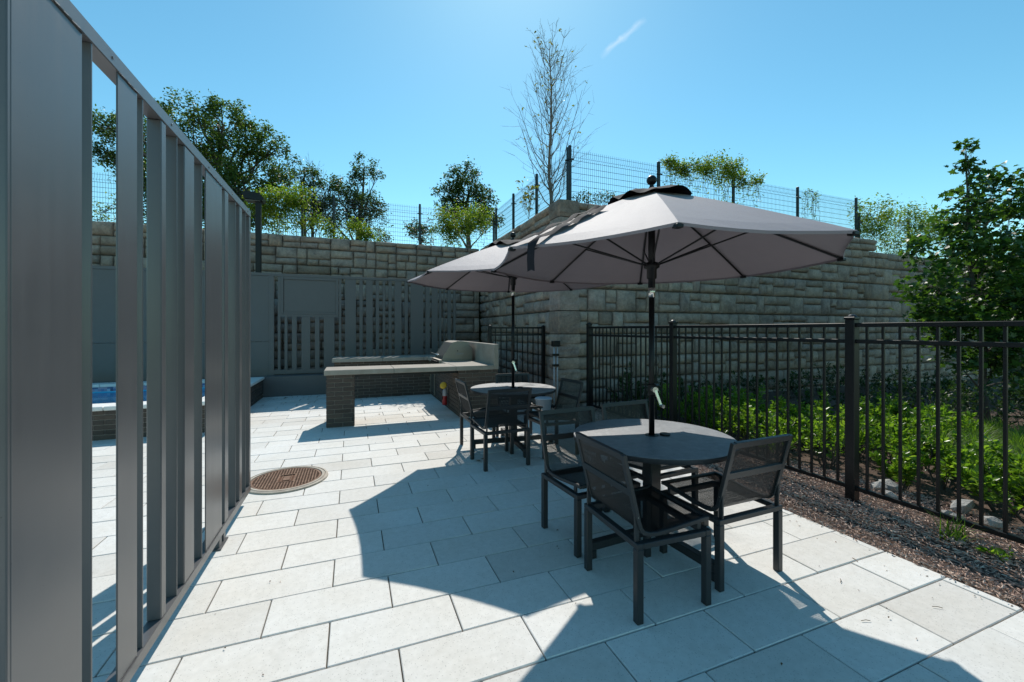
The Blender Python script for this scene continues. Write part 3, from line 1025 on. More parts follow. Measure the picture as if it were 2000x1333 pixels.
# ================================================================== BRICKWORK
BL, BH, BJ = .226, .0565, .0105
def brick_me(w, d=.09, h=BH):
    b = MB().cbox(0, w, 0, d, 0, h, .003)
    me = bpy.data.meshes.new('brick'); me.from_pydata(b.v, [], b.f); me.materials.append(M['brick']); me.update()
    return me
BM_ = {}
def bricks(parent, origin, rz, length, z0, z1, off=0):
    """a face of running-bond brick; local x along the face, front towards -y"""
    Rm = Matrix.Rotation(rz, 4, 'Z')
    k = 0; z = z0
    while z + BH*.5 < z1:
        h = min(BH, z1-z)
        x = -(BL+BJ)/2*((k+off) % 2)
        while x < length-.012:
            xa = max(x, 0); xb = min(x+BL, length)
            if xb-xa > .02:
                key = (round(xb-xa, 3), round(h, 3))
                if key not in BM_: BM_[key] = brick_me(xb-xa, .09, h)
                p = Vector(origin) + Rm @ Vector((xa, random.uniform(-.0015,.0015), z))
                b = link('brick', BM_[key], parent, p); b.rotation_euler = (0,0,rz)
            x += BL+BJ
        z += BH+BJ; k += 1

# ---- U shaped grill counter
CX0, CX1 = -.395, 2.372
CY0, CY1 = 6.77, 7.42
CB0 = 9.40                       # front edge of the rear counter
ZT, ZB = .868, .793
gc = empty('grill_counter', (CX0, CY0, 0)); tag(gc, 'U shaped brick grill counter with a pale concrete top', 'counter')
org = Vector((CX0, CY0, 0))
def gbox(name, x0, x1, y0, y1, z0, z1, m='concrete', c=.006):
    return MB().cbox(x0-org.x, x1-org.x, y0-org.y, y1-org.y, z0, z1, c).build(name, M[m], gc)
sx = [CX0, .62, 1.62, CX1-.087]
for a, b in zip(sx[:-1], sx[1:]): gbox('counter_slab', a+.0015, b-.0015, CY0, CY1, ZB, ZT)
gbox('counter_slab', 1.60, CX1-.087, CY1+.003, 7.90, ZB, ZT)
gbox('counter_slab', 1.60, CX1-.087, 8.72, CB0-.003, ZB, ZT)
for a, b in ((CX0, .62), (.62, 1.5), (1.5, CX1-.087)): gbox('counter_slab', a+.0015, b-.0015, CB0, 10.2, ZB, ZT)
gbox('splash_wall', CX1-.085, CX1, CY0+.001, 10.2, ZB+.001, 1.228)
# front pillar
pil = empty('pillar', (0,0,0)); pil.parent = gc
MB().box(-.364+.012-org.x, .037-.012-org.x, 6.80+.012-org.y, 7.39-.012-org.y, 0, ZB-.001).build('mortar', M['mortar'], pil)
def rel(x, y, z=0): return (x-org.x, y-org.y, z)
bricks(pil, rel(-.364, 6.80), 0, .401, .008, ZB-.002)
bricks(pil, rel(.037, 6.80+.092), math.pi/2, .49, .008, ZB-.002, 1)
bricks(pil, rel(-.364, 7.39-.001), -math.pi/2, .49, .008, ZB-.002, 1)
# right base
bs2 = empty('base', (0,0,0)); bs2.parent = gc
MB().box(1.68+.012-org.x, CX1-.012-org.x, 6.80+.012-org.y, 10.1-org.y, 0, ZB-.001).build('mortar', M['mortar'], bs2)
bricks(bs2, rel(1.68, 6.80), 0, CX1-1.68-.004, .008, ZB-.002)
bricks(bs2, rel(1.68, 9.52), -math.pi/2, 9.52-6.895, .008, ZB-.002, 1)
bricks(bs2, rel(CX1, 6.80+.092), math.pi/2, 1.2, .008, ZB-.002, 1)
# rear base
bs3 = empty('rear_base', (0,0,0)); bs3.parent = gc
MB().box(CX0+.05-org.x, 1.675-org.x, 9.52+.012-org.y, 10.1-org.y, 0, ZB-.001).build('mortar', M['mortar'], bs3)
bricks(bs3, rel(CX0+.04, 9.52), 0, 1.675-CX0-.04, .008, ZB-.002)
# steel angle under the front slab and the access door frame
gbox('support_angle', .040, 1.676, 6.86, 6.93, ZB-.045, ZB-.002, 'black', .002)
fe_scale = .86
gbox('access_door', 1.663, 1.679, 9.0, 9.40, .10, .72, 'steel', .003)
gbox('access_door', 1.655, 1.6785, 9.405, 9.44, .06, .74, 'steel', .003)
gbox('access_door', 1.655, 1.6785, 8.955, 8.995, .06, .74, 'steel', .003)

# ---- built-in grill
gl_ = empty('built_in_grill', (1.62, 7.92, ZT)); tag(gl_, 'stainless built-in gas grill with closed sloping hood on the counter', 'grill')
prof = [(.0,.03),(.025,.11),(.20,.365),(.30,.39),(.50,.375),(.60,.24),(.60,.03)]
MB().prism([(x,z) for x,z in prof], 'y', 0, .02).build('hood_side', M['steel'], gl_)
MB().prism([(x,z) for x,z in prof], 'y', .76, .78).build('hood_side', M['steel'], gl_)
fix_normals(MB().prism([(x+.004 if x < .3 else x-.004, z-.004) for x,z in prof], 'y', .0205, .7595).build('hood', M['steel'], gl_))
MB().cbox(-.06, .60, .0, .78, -.06, .028, .005).build('fire_box', M['steel'], gl_)
MB().cbox(-.065, -.061, .02, .76, -.055, .02, .001).build('control_panel', M['black'], gl_)
MB().tube([(-.045,.06,.13),(-.075,.06,.13),(-.075,.72,.13),(-.045,.72,.13)], .011, 8).build('handle', M['chrome'], gl_, True)
for i in range(4): MB().lathe([(0,0),(.022,0),(.02,.03),(0,.032)], 12).build('knob', M['black'], gl_).matrix_local = Matrix.Translation((-.066,.15+.16*i,-.02)) @ Matrix.Rotation(-math.pi/2, 4, 'Y')
MB().lathe([(0,0),(.012,0),(.012,.006),(0,.006)], 10).build('rivet', M['black'], gl_).matrix_local = Matrix.Translation((.30,-.001,.20)) @ Matrix.Rotation(math.pi/2, 4, 'X')
MB().tube([(.27,-.006,.16),(.27,-.006,.14),(.42,-.006,.14)], .003, 5).build('spit_bracket', M['chrome'], gl_)

# ---- fire extinguisher on the brick base
fe = empty('fire_extinguisher', (1.605, 7.62, .085)); tag(fe, 'red fire extinguisher with a round yellow cover hung on the brick base', 'extinguisher')
MB().lathe([(0,0),(.045,.0),(.052,.012),(.052,.20)], 20).build('cylinder', M['red'], fe, True)
MB().lathe([(.0525,.198),(.0525,.275),(.045,.31),(.022,.335),(.018,.36),(0,.36)], 20).build('shoulder', M['whiteplastic'], fe, True)
MB().tube([(.0,.0,.36),(-.0,.0,.40)], .014, 8).build('valve', M['steel'], fe)
o = MB().lathe([(0,0),(.06,.0),(.075,.012),(.075,.03),(.06,.042),(0,.045)], 22).build('cover', M['yellow'], fe, True)
o.matrix_local = Matrix.Translation((-.03,-.04,.42)) @ Matrix.Rotation(math.radians(70), 4, Vector((1,-.6,0)).normalized())
MB().tube([(-.02,-.01,.39),(-.06,-.03,.36),(-.065,-.03,.22),(-.055,-.02,.12)], .009, 7).build('hose', M['black'], fe, True)
MB().cbox(.045, .073, -.02, .02, .25, .40, .003).build('wall_bracket', M['steel'], fe)
fe.scale = (fe_scale,)*3

# ---- raised pool
pool = empty('raised_pool', (POOL_X, POOL_Y, 0)); tag(pool, 'raised brick swimming pool with white coping behind the dark screen', 'pool')
po = Vector((POOL_X, POOL_Y, 0))
PW = 7.2; PZ = .452
pb = MB()
pb.box(-PW, -.012, .012, .30, 0, PZ-.055); pb.box(-.30, -.012, .30, POOL_B-POOL_Y, 0, PZ-.055); pb.box(-PW, -.30, POOL_B-POOL_Y-.30, POOL_B-POOL_Y, 0, PZ-.055)
pb.build('mortar', M['mortar'], pool)
bricks(pool, (-PW*.72, 0, 0), 0, PW*.72, .006, PZ-.056)
bricks(pool, (0, .092, 0), math.pi/2, POOL_B-POOL_Y-.1, .006, PZ-.056, 1)
x = 0
for i in range(11):
    MB().cbox(-.66*(i+1)+.002 + .03, -.66*i-.002+.03, -.035, .315, PZ-.055, PZ, .01).build('coping', M['coping'], pool)
    MB().cbox(-.66*(i+1)+.002 + .03, -.66*i-.002+.03, POOL_B-POOL_Y-.34, POOL_B-POOL_Y+.0, PZ-.055, PZ, .01).build('coping', M['coping'], pool)
yy = .317
for i in range(4):
    MB().cbox(-.325, .03, yy+.64*i+.002, yy+.64*(i+1)-.002, PZ-.055, PZ+.0005, .01).build('coping', M['coping'], pool)
MB().box(-PW, -.30, .30, POOL_B-POOL_Y-.30, .0, .012).build('basin', M['tile_blue'], pool)
lb = MB(); lb.box(-PW, -.301, POOL_B-POOL_Y-.312, POOL_B-POOL_Y-.3005, .012, .315); lb.box(-PW, -.301, .3005, .312, .012, .315); lb.build('lining', M['tile_blue'], pool)
lb = MB(); lb.box(-PW, -.301, POOL_B-POOL_Y-.314, POOL_B-POOL_Y-.3005, .316, PZ-.056); lb.box(-PW, -.301, .3005, .314, .316, PZ-.056); lb.build('tile_band', M['mosaic'], pool)
MB().add([(-PW,.314,.30),(-.3,.314,.30),(-.3,POOL_B-POOL_Y-.315,.30),(-PW,POOL_B-POOL_Y-.315,.30)], [(0,1,2,3)]).build('water', M['water'], pool)

# ================================================================== MANHOLE
mh = empty('manhole_cover', (MH[0], MH[1], .0165)); tag(mh, 'round rusty cast iron manhole cover with a waffle pattern set in the paving', 'manhole cover')
MB().lathe([(.378,-.03),(.372,-.004),(.352,.003),(.350,-.004),(.343,-.004),(.341,.003),(.318,.003),(.316,-.012),(.312,-.012)], 64).build('frame_ring', M['castring'], mh)
MB().lathe([(0,-.0085),(.312,-.0085),(.312,-.0125)], 48).build('lid', M['rustpit'], mh)
g = MB(); s = .026
for i in range(-12, 13):
    t = i*s; L = math.sqrt(max(0, .285**2 - t*t))
    if L > .03:
        for (a, b) in ([(-L, L)] if abs(t) > .075 else [(-L, -.115), (.115, L)]):
            g.box(t-.005, t+.005, a, b, -.0085, -.001)
        for (a, b) in ([(-L, L)] if abs(t) > .105 else [(-L, -.085), (.085, L)]):
            g.box(a, b, t-.0038, t+.0038, -.0085, -.0016)
g.build('waffle_ribs', M['rust'], mh)
MB().lathe([(.29,-.0085),(.29,-.001),(.31,-.001),(.312,-.0085)], 48).build('rim', M['rust'], mh)
c = MB(); c.box(-.078,.078,-.108,-.098,-.0085,0); c.box(-.078,.078,.098,.108,-.0085,0); c.box(-.078,-.066,-.098,.098,-.0085,0); c.box(.066,.078,-.098,.098,-.0085,0)
c.box(-.03,.03,-.06,.06,-.0085,-.0015); c.box(-.045,-.038,-.08,.08,-.0085,-.001); c.box(.038,.045,-.08,.08,-.0085,-.001)
c.build('centre_plate', M['rust'], mh)

# ================================================================== PICKET FENCE
def picket_panel(root, org, p, q, n, gate=False):
    p = Vector(p); q = Vector(q); d = q-p; L = d.length; d.normalize()
    O = Vector(org)
    def bar(name, a, b, w, h, par=root): return MB().bar(a-O, b-O, w, h, .0025).build(name, M['black'], par)
    up = Vector((0,0,1))
    e0 = p + d*.036; e1 = q - d*.036
    bar('rail', e0+up*1.520, e1+up*1.520, .038, .036)
    bar('rail', e0+up*1.378, e1+up*1.378, .034, .034)
    bar('rail', e0+up*.092, e1+up*.092, .036, .036)
    for i in range(1, n+1):
        c = p + d*(L*i/(n+1)) - O
        MB().cbox(c.x-.0095, c.x+.0095, c.y-.0095, c.y+.0095, .1105, 1.5015, .0015).build('picket', M['black'], root)
def post(root, org, p, h=1.57, w=.076):
    x, y = p[0]-org[0], p[1]-org[1]; k = w/2
    po = MB().cbox(x-k, x+k, y-k, y+k, -.05, h, .004).build('post', M['black'], root)
    b = MB().cbox(x-k-.006, x+k+.006, y-k-.006, y+k+.006, h+.0005, h+.022, .004)
    b.lathe([(k*.98, h+.0225), (k*.80, h+.036), (k*.4, h+.044), (0, h+.046)], 16, x, y)
    b.build('cap', M['black'], po, False)
pf = empty('picket_fence', (FENCE_X, .14, 0)); tag(pf, 'black metal picket fence between the mulch strip and the green shrubs', 'fence')
ys = [.14, 2.32, 4.50, 6.66]
for y in ys: post(pf, (FENCE_X, .14), (FENCE_X, y))
for a, b in zip(ys[:-1], ys[1:]): picket_panel(pf, (FENCE_X, .14, 0), (FENCE_X, a, 0), (FENCE_X, b, 0), 18)
gt = empty('picket_gate', (2.53, 7.75, 0)); tag(gt, 'black picket gate with two posts between the grill counter and stone wall', 'gate')
for x in (2.53, 3.69): post(gt, (2.53, 7.75), (x, 7.75), 1.53, .064)
picket_panel(gt, (2.53, 7.75, 0), (2.53, 7.75, 0), (3.69, 7.75, 0), 9)

# ================================================================== WHITE POOL RESCUE POLE AND BUCKET BY THE PIER
tp = empty('pool_pole_rack', (3.62, 7.05, 0)); tag(tp, 'pale upright pole rack with black clips against the stone pier', 'rack')
for dx in (-.035, .035): MB().tube([(dx,0,.05),(dx,0,1.18)], .014, 8).build('pole', M['whiteplastic'], tp, True)
MB().cbox(-.075, .075, -.05, .05, 1.16, 1.27, .008).build('head', M['black'], tp)
for z in (.78, .98): MB().cbox(-.06, .06, -.03, .03, z, z+.045, .004).build('clip', M['black'], tp)
MB().cbox(-.10, .10, -.08, .08, 0, .05, .006).build('foot', M['black'], tp)
bk = empty('bucket', (2.98, 6.25, 0)); bk.scale = (.85, .85, .85); tag(bk, 'white plastic bucket on the paving behind the far table', 'bucket')
MB().lathe([(0,0),(.135,0),(.155,.36),(.165,.36),(.165,.385),(.150,.385),(.13,.03),(0,.03)], 28).build('pail', M['whiteplastic'], bk, True)
MB().lathe([(0,.386),(.163,.386),(.168,.37),(.168,.40),(.15,.41),(0,.405)], 28).build('lid', M['whiteplastic'], bk, True)
MB().tube([(.165*math.cos(t), -.03-.02*math.sin(t), .34-.15*math.sin(t)) for t in [math.pi*i/10 for i in range(11)]], .004, 5).build('handle', M['steel'], bk)

# ================================================================== TABLES
def table(loc, label, rz=0):
    t = empty('patio_table', loc, rz); tag(t, label, 'table', 'round patio tables')
    R = .545
    MB().lathe([(0,.737),(.022,.737),(R-.004,.737),(R,.733)], 64).build('table_top', M['table'], t)
    MB().lathe([(R,.7325),(R-.002,.703),(R-.012,.699),(0,.699)], 64).build('edge_band', M['tableedge'], t, True)
    MB().cbox(-.045, .045, -.045, .045, .05, .698, .005).build('column', M['chair'], t)
    MB().cbox(-.20, .20, -.03, .03, .672, .698, .003).build('top_bracket', M['chair'], t)
    MB().cbox(-.03, .03, -.20, .20, .645, .671, .003).build('top_bracket', M['chair'], t)
    for k in range(4):
        a = k*math.pi/2
        b = MB().cbox(.046, .545, -.026, .026, .052, .104, .004)
        b.cbox(.49, .543, -.0255, .0255, 0, .0515, .003)
        o = b.build('foot_bar', M['chair'], t); o.rotation_euler = (0,0,a)
    MB().lathe([(.024,.7375),(.024,.742),(.045,.742),(.047,.7375)], 24).build('umbrella_ring', M['black'], t)
    o = MB().lathe([(0,.7375),(.035,.7375),(.035,.75),(.028,.752),(0,.752)], 20, .085, -.04).build('ring_cap', M['black'], t)
    return t
T1 = (1.966, 2.359, 0); T2 = (1.925, 4.94, 0)
table(T1, 'round slate patio table under the smaller umbrella, next to the mulch', math.radians(4))
table(T2, 'round slate patio table under the larger umbrella, near the grill counter', math.radians(-5))

# ================================================================== CHAIRS
def chair_parts():
    """local: faces +y, base rectangle .535 x .47 with the back edge at y = 0"""
    W, D = .535, .475
    parts = []
    L = .0385
    ZS = .405
    for sx in (-1, 1):
        for y in (0, D-L):
            x = sx*(W/2-L/2)
            b = MB().cbox(x-L/2, x+L/2, y, y+L, 0, ZS-.031, .003)
            parts.append(('leg', b, 'chair', None))
    for ya in (0, D-L):
        parts.append(('seat_frame_bar', MB().cbox(-W/2, W/2, ya, ya+L, ZS-.0305, ZS, .003), 'chair', None))
    for sx in (-1, 1):
        x = sx*(W/2-L/2)
        parts.append(('seat_frame_bar', MB().cbox(x-L/2, x+L/2, L+.0005, D-L-.0005, ZS-.030, ZS-.001, .003), 'chair', None))
    # bent side profile (y, z): back top -> seat front
    prof = [(-.062,.852), (-.040,.76), (-.014,.66), (.010,.565), (.023,.510), (.034,.472), (.056,.444), (.090,.430), (.135,.426), (.22,.431), (.34,.444), (.45,.456), (.478,.455)]
    w2 = .236
    for sx in (-1, 1):
        b = MB()
        for (a, c) in zip(prof[:-1], prof[1:]):
            d = Vector((0, c[0]-a[0], c[1]-a[1])).normalized()*.002
            b.bar(Vector((sx*w2, *a))-d, Vector((sx*w2, *c))+d, .030 if a[1] > .5 else .022, .022, .0025, up=(0,1,0) if a[1] > .5 else (0,0,1))
        parts.append(('side_rail', b, 'chair', None))
    def cross(name, y, z, w, h, tilt):
        b = MB(); M4 = Matrix.Translation((0,y,z)) @ Matrix.Rotation(tilt, 4, 'X')
        b.cbox(-w2+.010, w2-.010, -.010, .010, -h/2, h/2, .002, M4); parts.append((name, b, 'chair', None))
    cross('top_bar', -.060, .840, 0, .036, math.radians(13)); cross('mid_bar', -.013, .655, 0, .042, math.radians(14))
    cross('front_bar', .47, .454, 0, .022, 0)
    # stand-offs between sling and base
    for sx in (-1, 1):
        b = MB(); b.cbox(sx*w2-.006, sx*w2+.006, .004, .030, ZS+.0005, .55, .002)
        parts.append(('stand_off', b, 'chair', None))
        b = MB(); b.cbox(sx*w2-.008, sx*w2+.008, .40, .425, ZS+.0005, .444, .002)
        parts.append(('stand_off', b, 'chair', None))
        b = MB(); x = sx*(w2+.0105); b.lathe([(0,0),(.008,0),(.007,.004),(0,.005)], 10)
        b.v = [(x+sx*p[2], .018+p[0], .53+p[1]) for p in b.v]
        parts.append(('bolt', b, 'steel', None))
    # perforated sling sheet with uv in metres
    V = []; Fc = []; uv = []
    s = 0; prev = None
    xs = [-w2+.008, w2-.008]
    for lay in range(2):                     # upper and lower skin of the 3 mm sheet
        s = 0; prev = None; o_ = len(V)
        for i, (y, z) in enumerate(prof):
            if prev: s += math.hypot(y-prev[0], z-prev[1])
            prev = (y, z)
            q0 = prof[max(i-1, 0)]; q1 = prof[min(i+1, len(prof)-1)]
            tl = math.hypot(q1[0]-q0[0], q1[1]-q0[1]); ny, nz = (q1[1]-q0[1])/tl, -(q1[0]-q0[0])/tl
            for x in xs: V.append((x, y+ny*.0012*lay, z+nz*.0012*lay)); uv.append((x+1, s+1))
        for i in range(len(prof)-1):
            Fc.append((o_+2*i, o_+2*i+1, o_+2*i+3, o_+2*i+2))
    m_ = 2*len(prof)
    for i in range(len(prof)-1):
        for e in (0, 1): Fc.append((2*i+e, 2*i+2+e, m_+2*i+2+e, m_+2*i+e))
    me = bpy.data.meshes.new('sling'); me.from_pydata(V, [], Fc)
    ul = me.uv_layers.new(name='UVMap')
    for lp_ in me.loops: ul.data[lp_.index].uv = uv[lp_.vertex_index]
    me.materials.append(M['mesh']); me.polygons.foreach_set('use_smooth', [True]*len(me.polygons)); me.update()
    out = []
    for name, b, m, _ in parts:
        mm = bpy.data.meshes.new(name); mm.from_pydata(b.v, [], b.f); mm.materials.append(M[m]); mm.update()
        out.append((name, mm))
    out.append(('sling', me))
    return out
CHAIR = chair_parts()
def chair(x, y, facing, label, twist=0):
    """x, y: middle of the back edge of the base; facing: heading of the seat front, degrees from +y to -x"""
    c = empty('patio_chair', (x, y, 0), math.radians(facing+twist)); tag(c, label, 'chair', 'black perforated patio chairs')
    for name, me in CHAIR: link(name, me, c)
    return c
# near table
chair(1.335, 1.965, -90, 'black mesh chair at the smaller-umbrella table with its back to the bronze screen', -1.5)
chair(2.195, 1.755, 0, 'black mesh chair at the smaller-umbrella table, facing the stone wall, nearest the mulch', 2)
chair(1.590, 2.835, 180, 'black mesh chair at the smaller-umbrella table, turned away from the grill counter', 4)
chair(2.210, 2.930, 180, 'black mesh chair behind the smaller-umbrella table, backing on to the fence corner', 5)
# far table
chair(1.300, 4.970, -90, 'black mesh chair at the larger-umbrella table with its back to the pool', 0)
chair(1.552, 4.130, 0, 'black mesh chair at the larger-umbrella table, facing the gate', 3)
chair(2.500, 4.545, 90, 'black mesh chair at the larger-umbrella table with its back to the fence', 2)
chair(2.130, 5.440, 180, 'black mesh chair at the larger-umbrella table with its back to the gate', -3)

# ================================================================== UMBRELLAS
def umbrella(loc, r, zr, ztop, zhub, zjoint, label, a0, strap=True, seed=1):
    rnd = random.Random(seed)
    u = empty('patio_umbrella', (loc[0], loc[1], .70)); tag(u, label, 'umbrella', 'patio umbrellas')
    B = .70
    pr = .0195
    MB().tube([(0,0,0),(0,0,zjoint-.07-B)], pr, 20).build('lower_pole', M['pole'], u, True)
    MB().lathe([(pr+.001,zjoint-.07-B),(.0235,zjoint-.07-B),(.0235,zjoint+.0-B),(pr,zjoint+.002-B)], 20).build('joint_collar', M['chrome'], u, True)
    MB().tube([(0,0,zjoint-.002-B),(0,0,ztop-.11-B)], .024, 20).build('upper_pole', M['pole'], u, True)
    MB().lathe([(.025,zhub-.10-B),(.034,zhub-.095-B),(.034,zhub-.03-B),(.052,zhub-.02-B),(.055,zhub+.012-B),(.026,zhub+.02-B)], 20).build('runner_hub', M['pole'], u, True)
    # crank on the pole at about 1.05 m
    cr = MB().cbox(-.028, .028, -.045, .022, 1.02-B, 1.10-B, .008).build('crank_housing', M['pole'], u); cr.rotation_euler = (0,0,.5)
    hd = Vector((-.30,-.95,0)).normalized(); sd = Vector((.95,-.3,0))
    b = MB(); c0 = hd*.050 + Vector((0,0,1.065-B))
    b.tube([c0-hd*.02, c0+hd*.016], [.020,.020], 14)
    b.bar(c0+hd*.012, c0+hd*.022+sd*.035+Vector((0,0,-.105)), .020, .010, .003, up=hd)
    b.tube([c0+hd*.018+sd*.035+Vector((0,0,-.105)), c0+hd*.058+sd*.040+Vector((0,0,-.108))], [.009,.011], 10)
    b.build('crank_handle', M['chrome'], u, False)
    # canopy: 8 gores, each a grid with a little sag between the ribs
    n = 8; nr = 9; nt_ = 6
    zc = ztop-.125                         # fabric top
    r0 = .045
    def ridge(t): return r0 + (r-r0)*t, zc + (zr-zc)*(t**1.10)
    V = []; Fc = []; idx = {}
    for k in range(n):
        for j in range(nt_):
            f = j/nt_
            a1 = a0 + 2*math.pi*k/n; a2 = a0 + 2*math.pi*(k+1)/n
            for i in range(nr+1):
                t = i/nr; R_, z = ridge(t)
                x = R_*((1-f)*math.cos(a1) + f*math.cos(a2)); y = R_*((1-f)*math.sin(a1) + f*math.sin(a2))
                s = math.sin(math.pi*f)
                z -= .030*s*t*(1-.55*t)*r/1.17
                if i == nr:
                    x *= 1 - .018*s; y *= 1 - .018*s
                z += rnd.uniform(-.0014,.0014)*t
                idx[(k, j, i)] = len(V); V.append((x, y, z-B))
    G = lambda k, j, i: idx[((k + j//nt_) % n, j % nt_, i)]
    for k in range(n):
        for j in range(nt_):
            for i in range(nr):
                Fc.append((G(k,j,i), G(k,j,i+1), G(k,j+1,i+1), G(k,j+1,i)))
    cb = MB().add(V, Fc)
    # hem turned down a little
    can = cb.build('canopy', M['fabric'], u, False)
    hem = MB()
    for k in range(n):
        pts = [Vector(V[G(k,j,nr)]) for j in range(nt_+1)]
        for p, q in zip(pts[:-1], pts[1:]):
            hem.add([p, q, q*1.0+Vector((0,0,-.014))-Vector((q.x,q.y,0))*.004, p+Vector((0,0,-.014))-Vector((p.x,p.y,0))*.004], [(0,1,2,3)])
    hem.build('hem', M['fabric'], can)
    for k in range(n):
        a = a0 + 2*math.pi*k/n; ca, sa = math.cos(a), math.sin(a)
        R1, z1 = ridge(.985)
        P = lambda t, dz: Vector((ridge(t)[0]*ca, ridge(t)[0]*sa, ridge(t)[1]-B-dz))
        rb = MB(); pts = [P(t, .016) for t in (0, .25, .5, .75, .985)]
        rb.tube(pts, .0075, 6)
        rib = rb.build('rib', M['pole'], u)
        e = P(.985, .018)
        MB().cbox(e.x-.018, e.x+.018, e.y-.018, e.y+.018, e.z-.012, e.z+.006, .003).build('rib_end', M['pole'], rib)
        m_ = P(.56, .022)
        sb = MB(); sb.tube([Vector((.045*ca, .045*sa, zhub-B)), m_], .0062, 6)
        st = sb.build('strut', M['pole'], rib)
    # crumpled vent cap and finial
    Rv = .285*r/1.17; V = []; Fc = []; na = 72; nrg = 9
    ph = [rnd.uniform(0, 6.28) for _ in range(6)]
    for i in range(nrg):
        t = i/(nrg-1)
        for k in range(na):
            w_ = 2*math.pi*k/na; a = a0 + w_
            fold = .6*math.sin(7*w_+ph[0]+1.2*math.sin(2*w_+ph[1])) + .45*math.sin(11*w_+ph[2]) + .35*math.sin(4*w_+ph[3])
            rr = .018 + (Rv*(1+.09*math.sin(3*w_+ph[4])+.05*math.sin(5*w_+ph[5])) - .018)*t
            zs_ = zc + (zr-zc)*((max(rr-r0, 0)/(r-r0))**1.10)
            zz = zs_ + .016 + .032*t*(1-.55*t*t) + .019*fold*t**1.3 + rnd.uniform(-.002,.002)*t
            V.append((rr*math.cos(a), rr*math.sin(a), max(zz, zs_+.008)-B))
    for i in range(nrg-1):
        for k in range(na):
            Fc.append((i*na+k, (i+1)*na+k, (i+1)*na+(k+1) % na, i*na+(k+1) % na))
    MB().add(V, Fc).build('vent_cap', M['cap_fabric'], u, True)
    MB().lathe([(0,zc-.01-B),(.020,zc-.01-B),(.022,zc+.035-B),(.013,zc+.052-B)] + [(.035*math.sin(t), ztop-.035-B-.035*math.cos(t)) for t in [math.pi*(.14+.86*i/10) for i in range(11)]], 24).build('finial', M['pole'], u, True)
    if strap:
        # tie strap lying crumpled beside one rib and hanging over the hem
        am = a0 + 2*math.pi*3/8
        b = MB()
        def on(t, da, lift):
            R_, z = ridge(t); a = am + da
            f = math.cos(math.pi/8)/math.cos(math.pi/8 - abs(da))
            return Vector((R_*f*math.cos(a), R_*f*math.sin(a), z-B+lift))
        for lane, (d0, wd, lf) in enumerate(((.13, .055, .012), (.05, .04, .018))):
            ts = [.46+.53*i/10 for i in range(11)]
            L_ = [on(t, d0-wd*(1-.55*i/10)+.012*math.sin(i*1.7+lane), lf+.010*math.sin(i*2.3+lane)) for i, t in enumerate(ts)]
            R2 = [on(t, d0+wd*(1-.55*i/10)+.012*math.sin(i*1.3+lane), lf+.012*math.cos(i*1.9+lane)) for i, t in enumerate(ts)]
            if lane == 0:
                for q in (Vector((-.012,0,-.03)), Vector((-.016,-.002,-.09)), Vector((-.014,-.004,-.155))):
                    L_.append(on(1.0, d0-.020, .004)+q); R2.append(on(1.0, d0+.020, .004)+q)
            o_ = len(b.v)
            for p, q in zip(L_, R2): b.v += [tuple(p), tuple(p.lerp(q, .5)+Vector((0,0,.008))), tuple(q)]
            for i in range(len(L_)-1):
                for k in range(2): b.f.append((o_+3*i+k, o_+3*i+k+1, o_+3*i+k+4, o_+3*i+k+3)); b.mi.append(0)
        tag(b.build('tie_strap', M['cap_fabric'], u, True), None)
    return u
umbrella(T1, 1.172, 1.94, 2.566, 1.935, 1.777, 'smaller taupe patio umbrella with a loose tie strap, over the table by the mulch', math.radians(55.5), True, 3)
umbrella(T2, 1.345, 2.095, 2.73, 2.15, 1.985, 'larger taupe patio umbrella over the table near the grill counter', math.radians(27), False, 5)

# ================================================================== PLANTING
def shrub(x, y, r, h, mat, label, n, group, leaf=.062, name='leafy_shrub'):
    s = empty(name, (x, y, -.03)); tag(s, label, 'shrub', group)
    st = MB(); pts = []; dirs = []
    ns = int(14*r/.4)
    for i in range(ns):
        a = random.uniform(0, 2*math.pi); rr = r*math.sqrt(random.uniform(.02, 1)); hh = h*random.uniform(.55, 1.05)*(1-.35*(rr/r)**2)
        base = Vector((rr*.3*math.cos(a), rr*.3*math.sin(a), 0)); tip = Vector((rr*math.cos(a), rr*math.sin(a), hh))
        c = curve_pts(base, tip, 5, .03, .05)
        st.tube(c, [.006,.005,.004,.003,.0015], 4, False)
        d = (tip-base).normalized()
        m = max(6, n//ns)
        for k in range(m):
            t = .25 + .78*random.random()**.7; t = min(t, 1)
            i0 = min(int(t*4), 3); p = c[i0].lerp(c[i0+1], t*4-i0)
            b = random.uniform(0, 2*math.pi)
            od = Vector((math.cos(b), math.sin(b), random.uniform(-.1,.7)))*.8 + d*.6*t
            pts.append(p + od*.01); dirs.append(tuple(od.normalized()))
    st.build('stem', M['bark'], s)
    leaves('foliage', pts, leaf, M[mat], s, dirs=dirs)
    return s
G1 = 'sunlit leafy shrubs behind the picket fence'
LB1 = 'low bright green leafy shrub growing behind the black picket fence'
random.seed(21)
spots = []
tries = 0
while len(spots) < 75 and tries < 4000:
    tries += 1
    x = random.uniform(4.55, 7.4); y = random.uniform(1.0, 5.2)
    if y < 3.2 and x < 4.75: continue
    if x > 6.0 and y > 3.9: continue
    if x - 4.6 > (y-.3)*1.6 + .6: continue
    if x > 5.75 and 1.5 < y < 2.95: continue
    if all(math.hypot(x-a, y-b) > .35 for a, b in spots):
        spots.append((x, y))
for x, y in spots:
    hh = random.uniform(.46, .66)*(1.0 if y > 3 else .9)
    shrub(x, y, random.uniform(.30,.46), hh*random.uniform(.7,1.25), 'leaf_shrub', LB1, 760, G1, .056)
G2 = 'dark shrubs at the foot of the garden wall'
LB2 = 'dark green shrub in the shade at the foot of the stone wall'
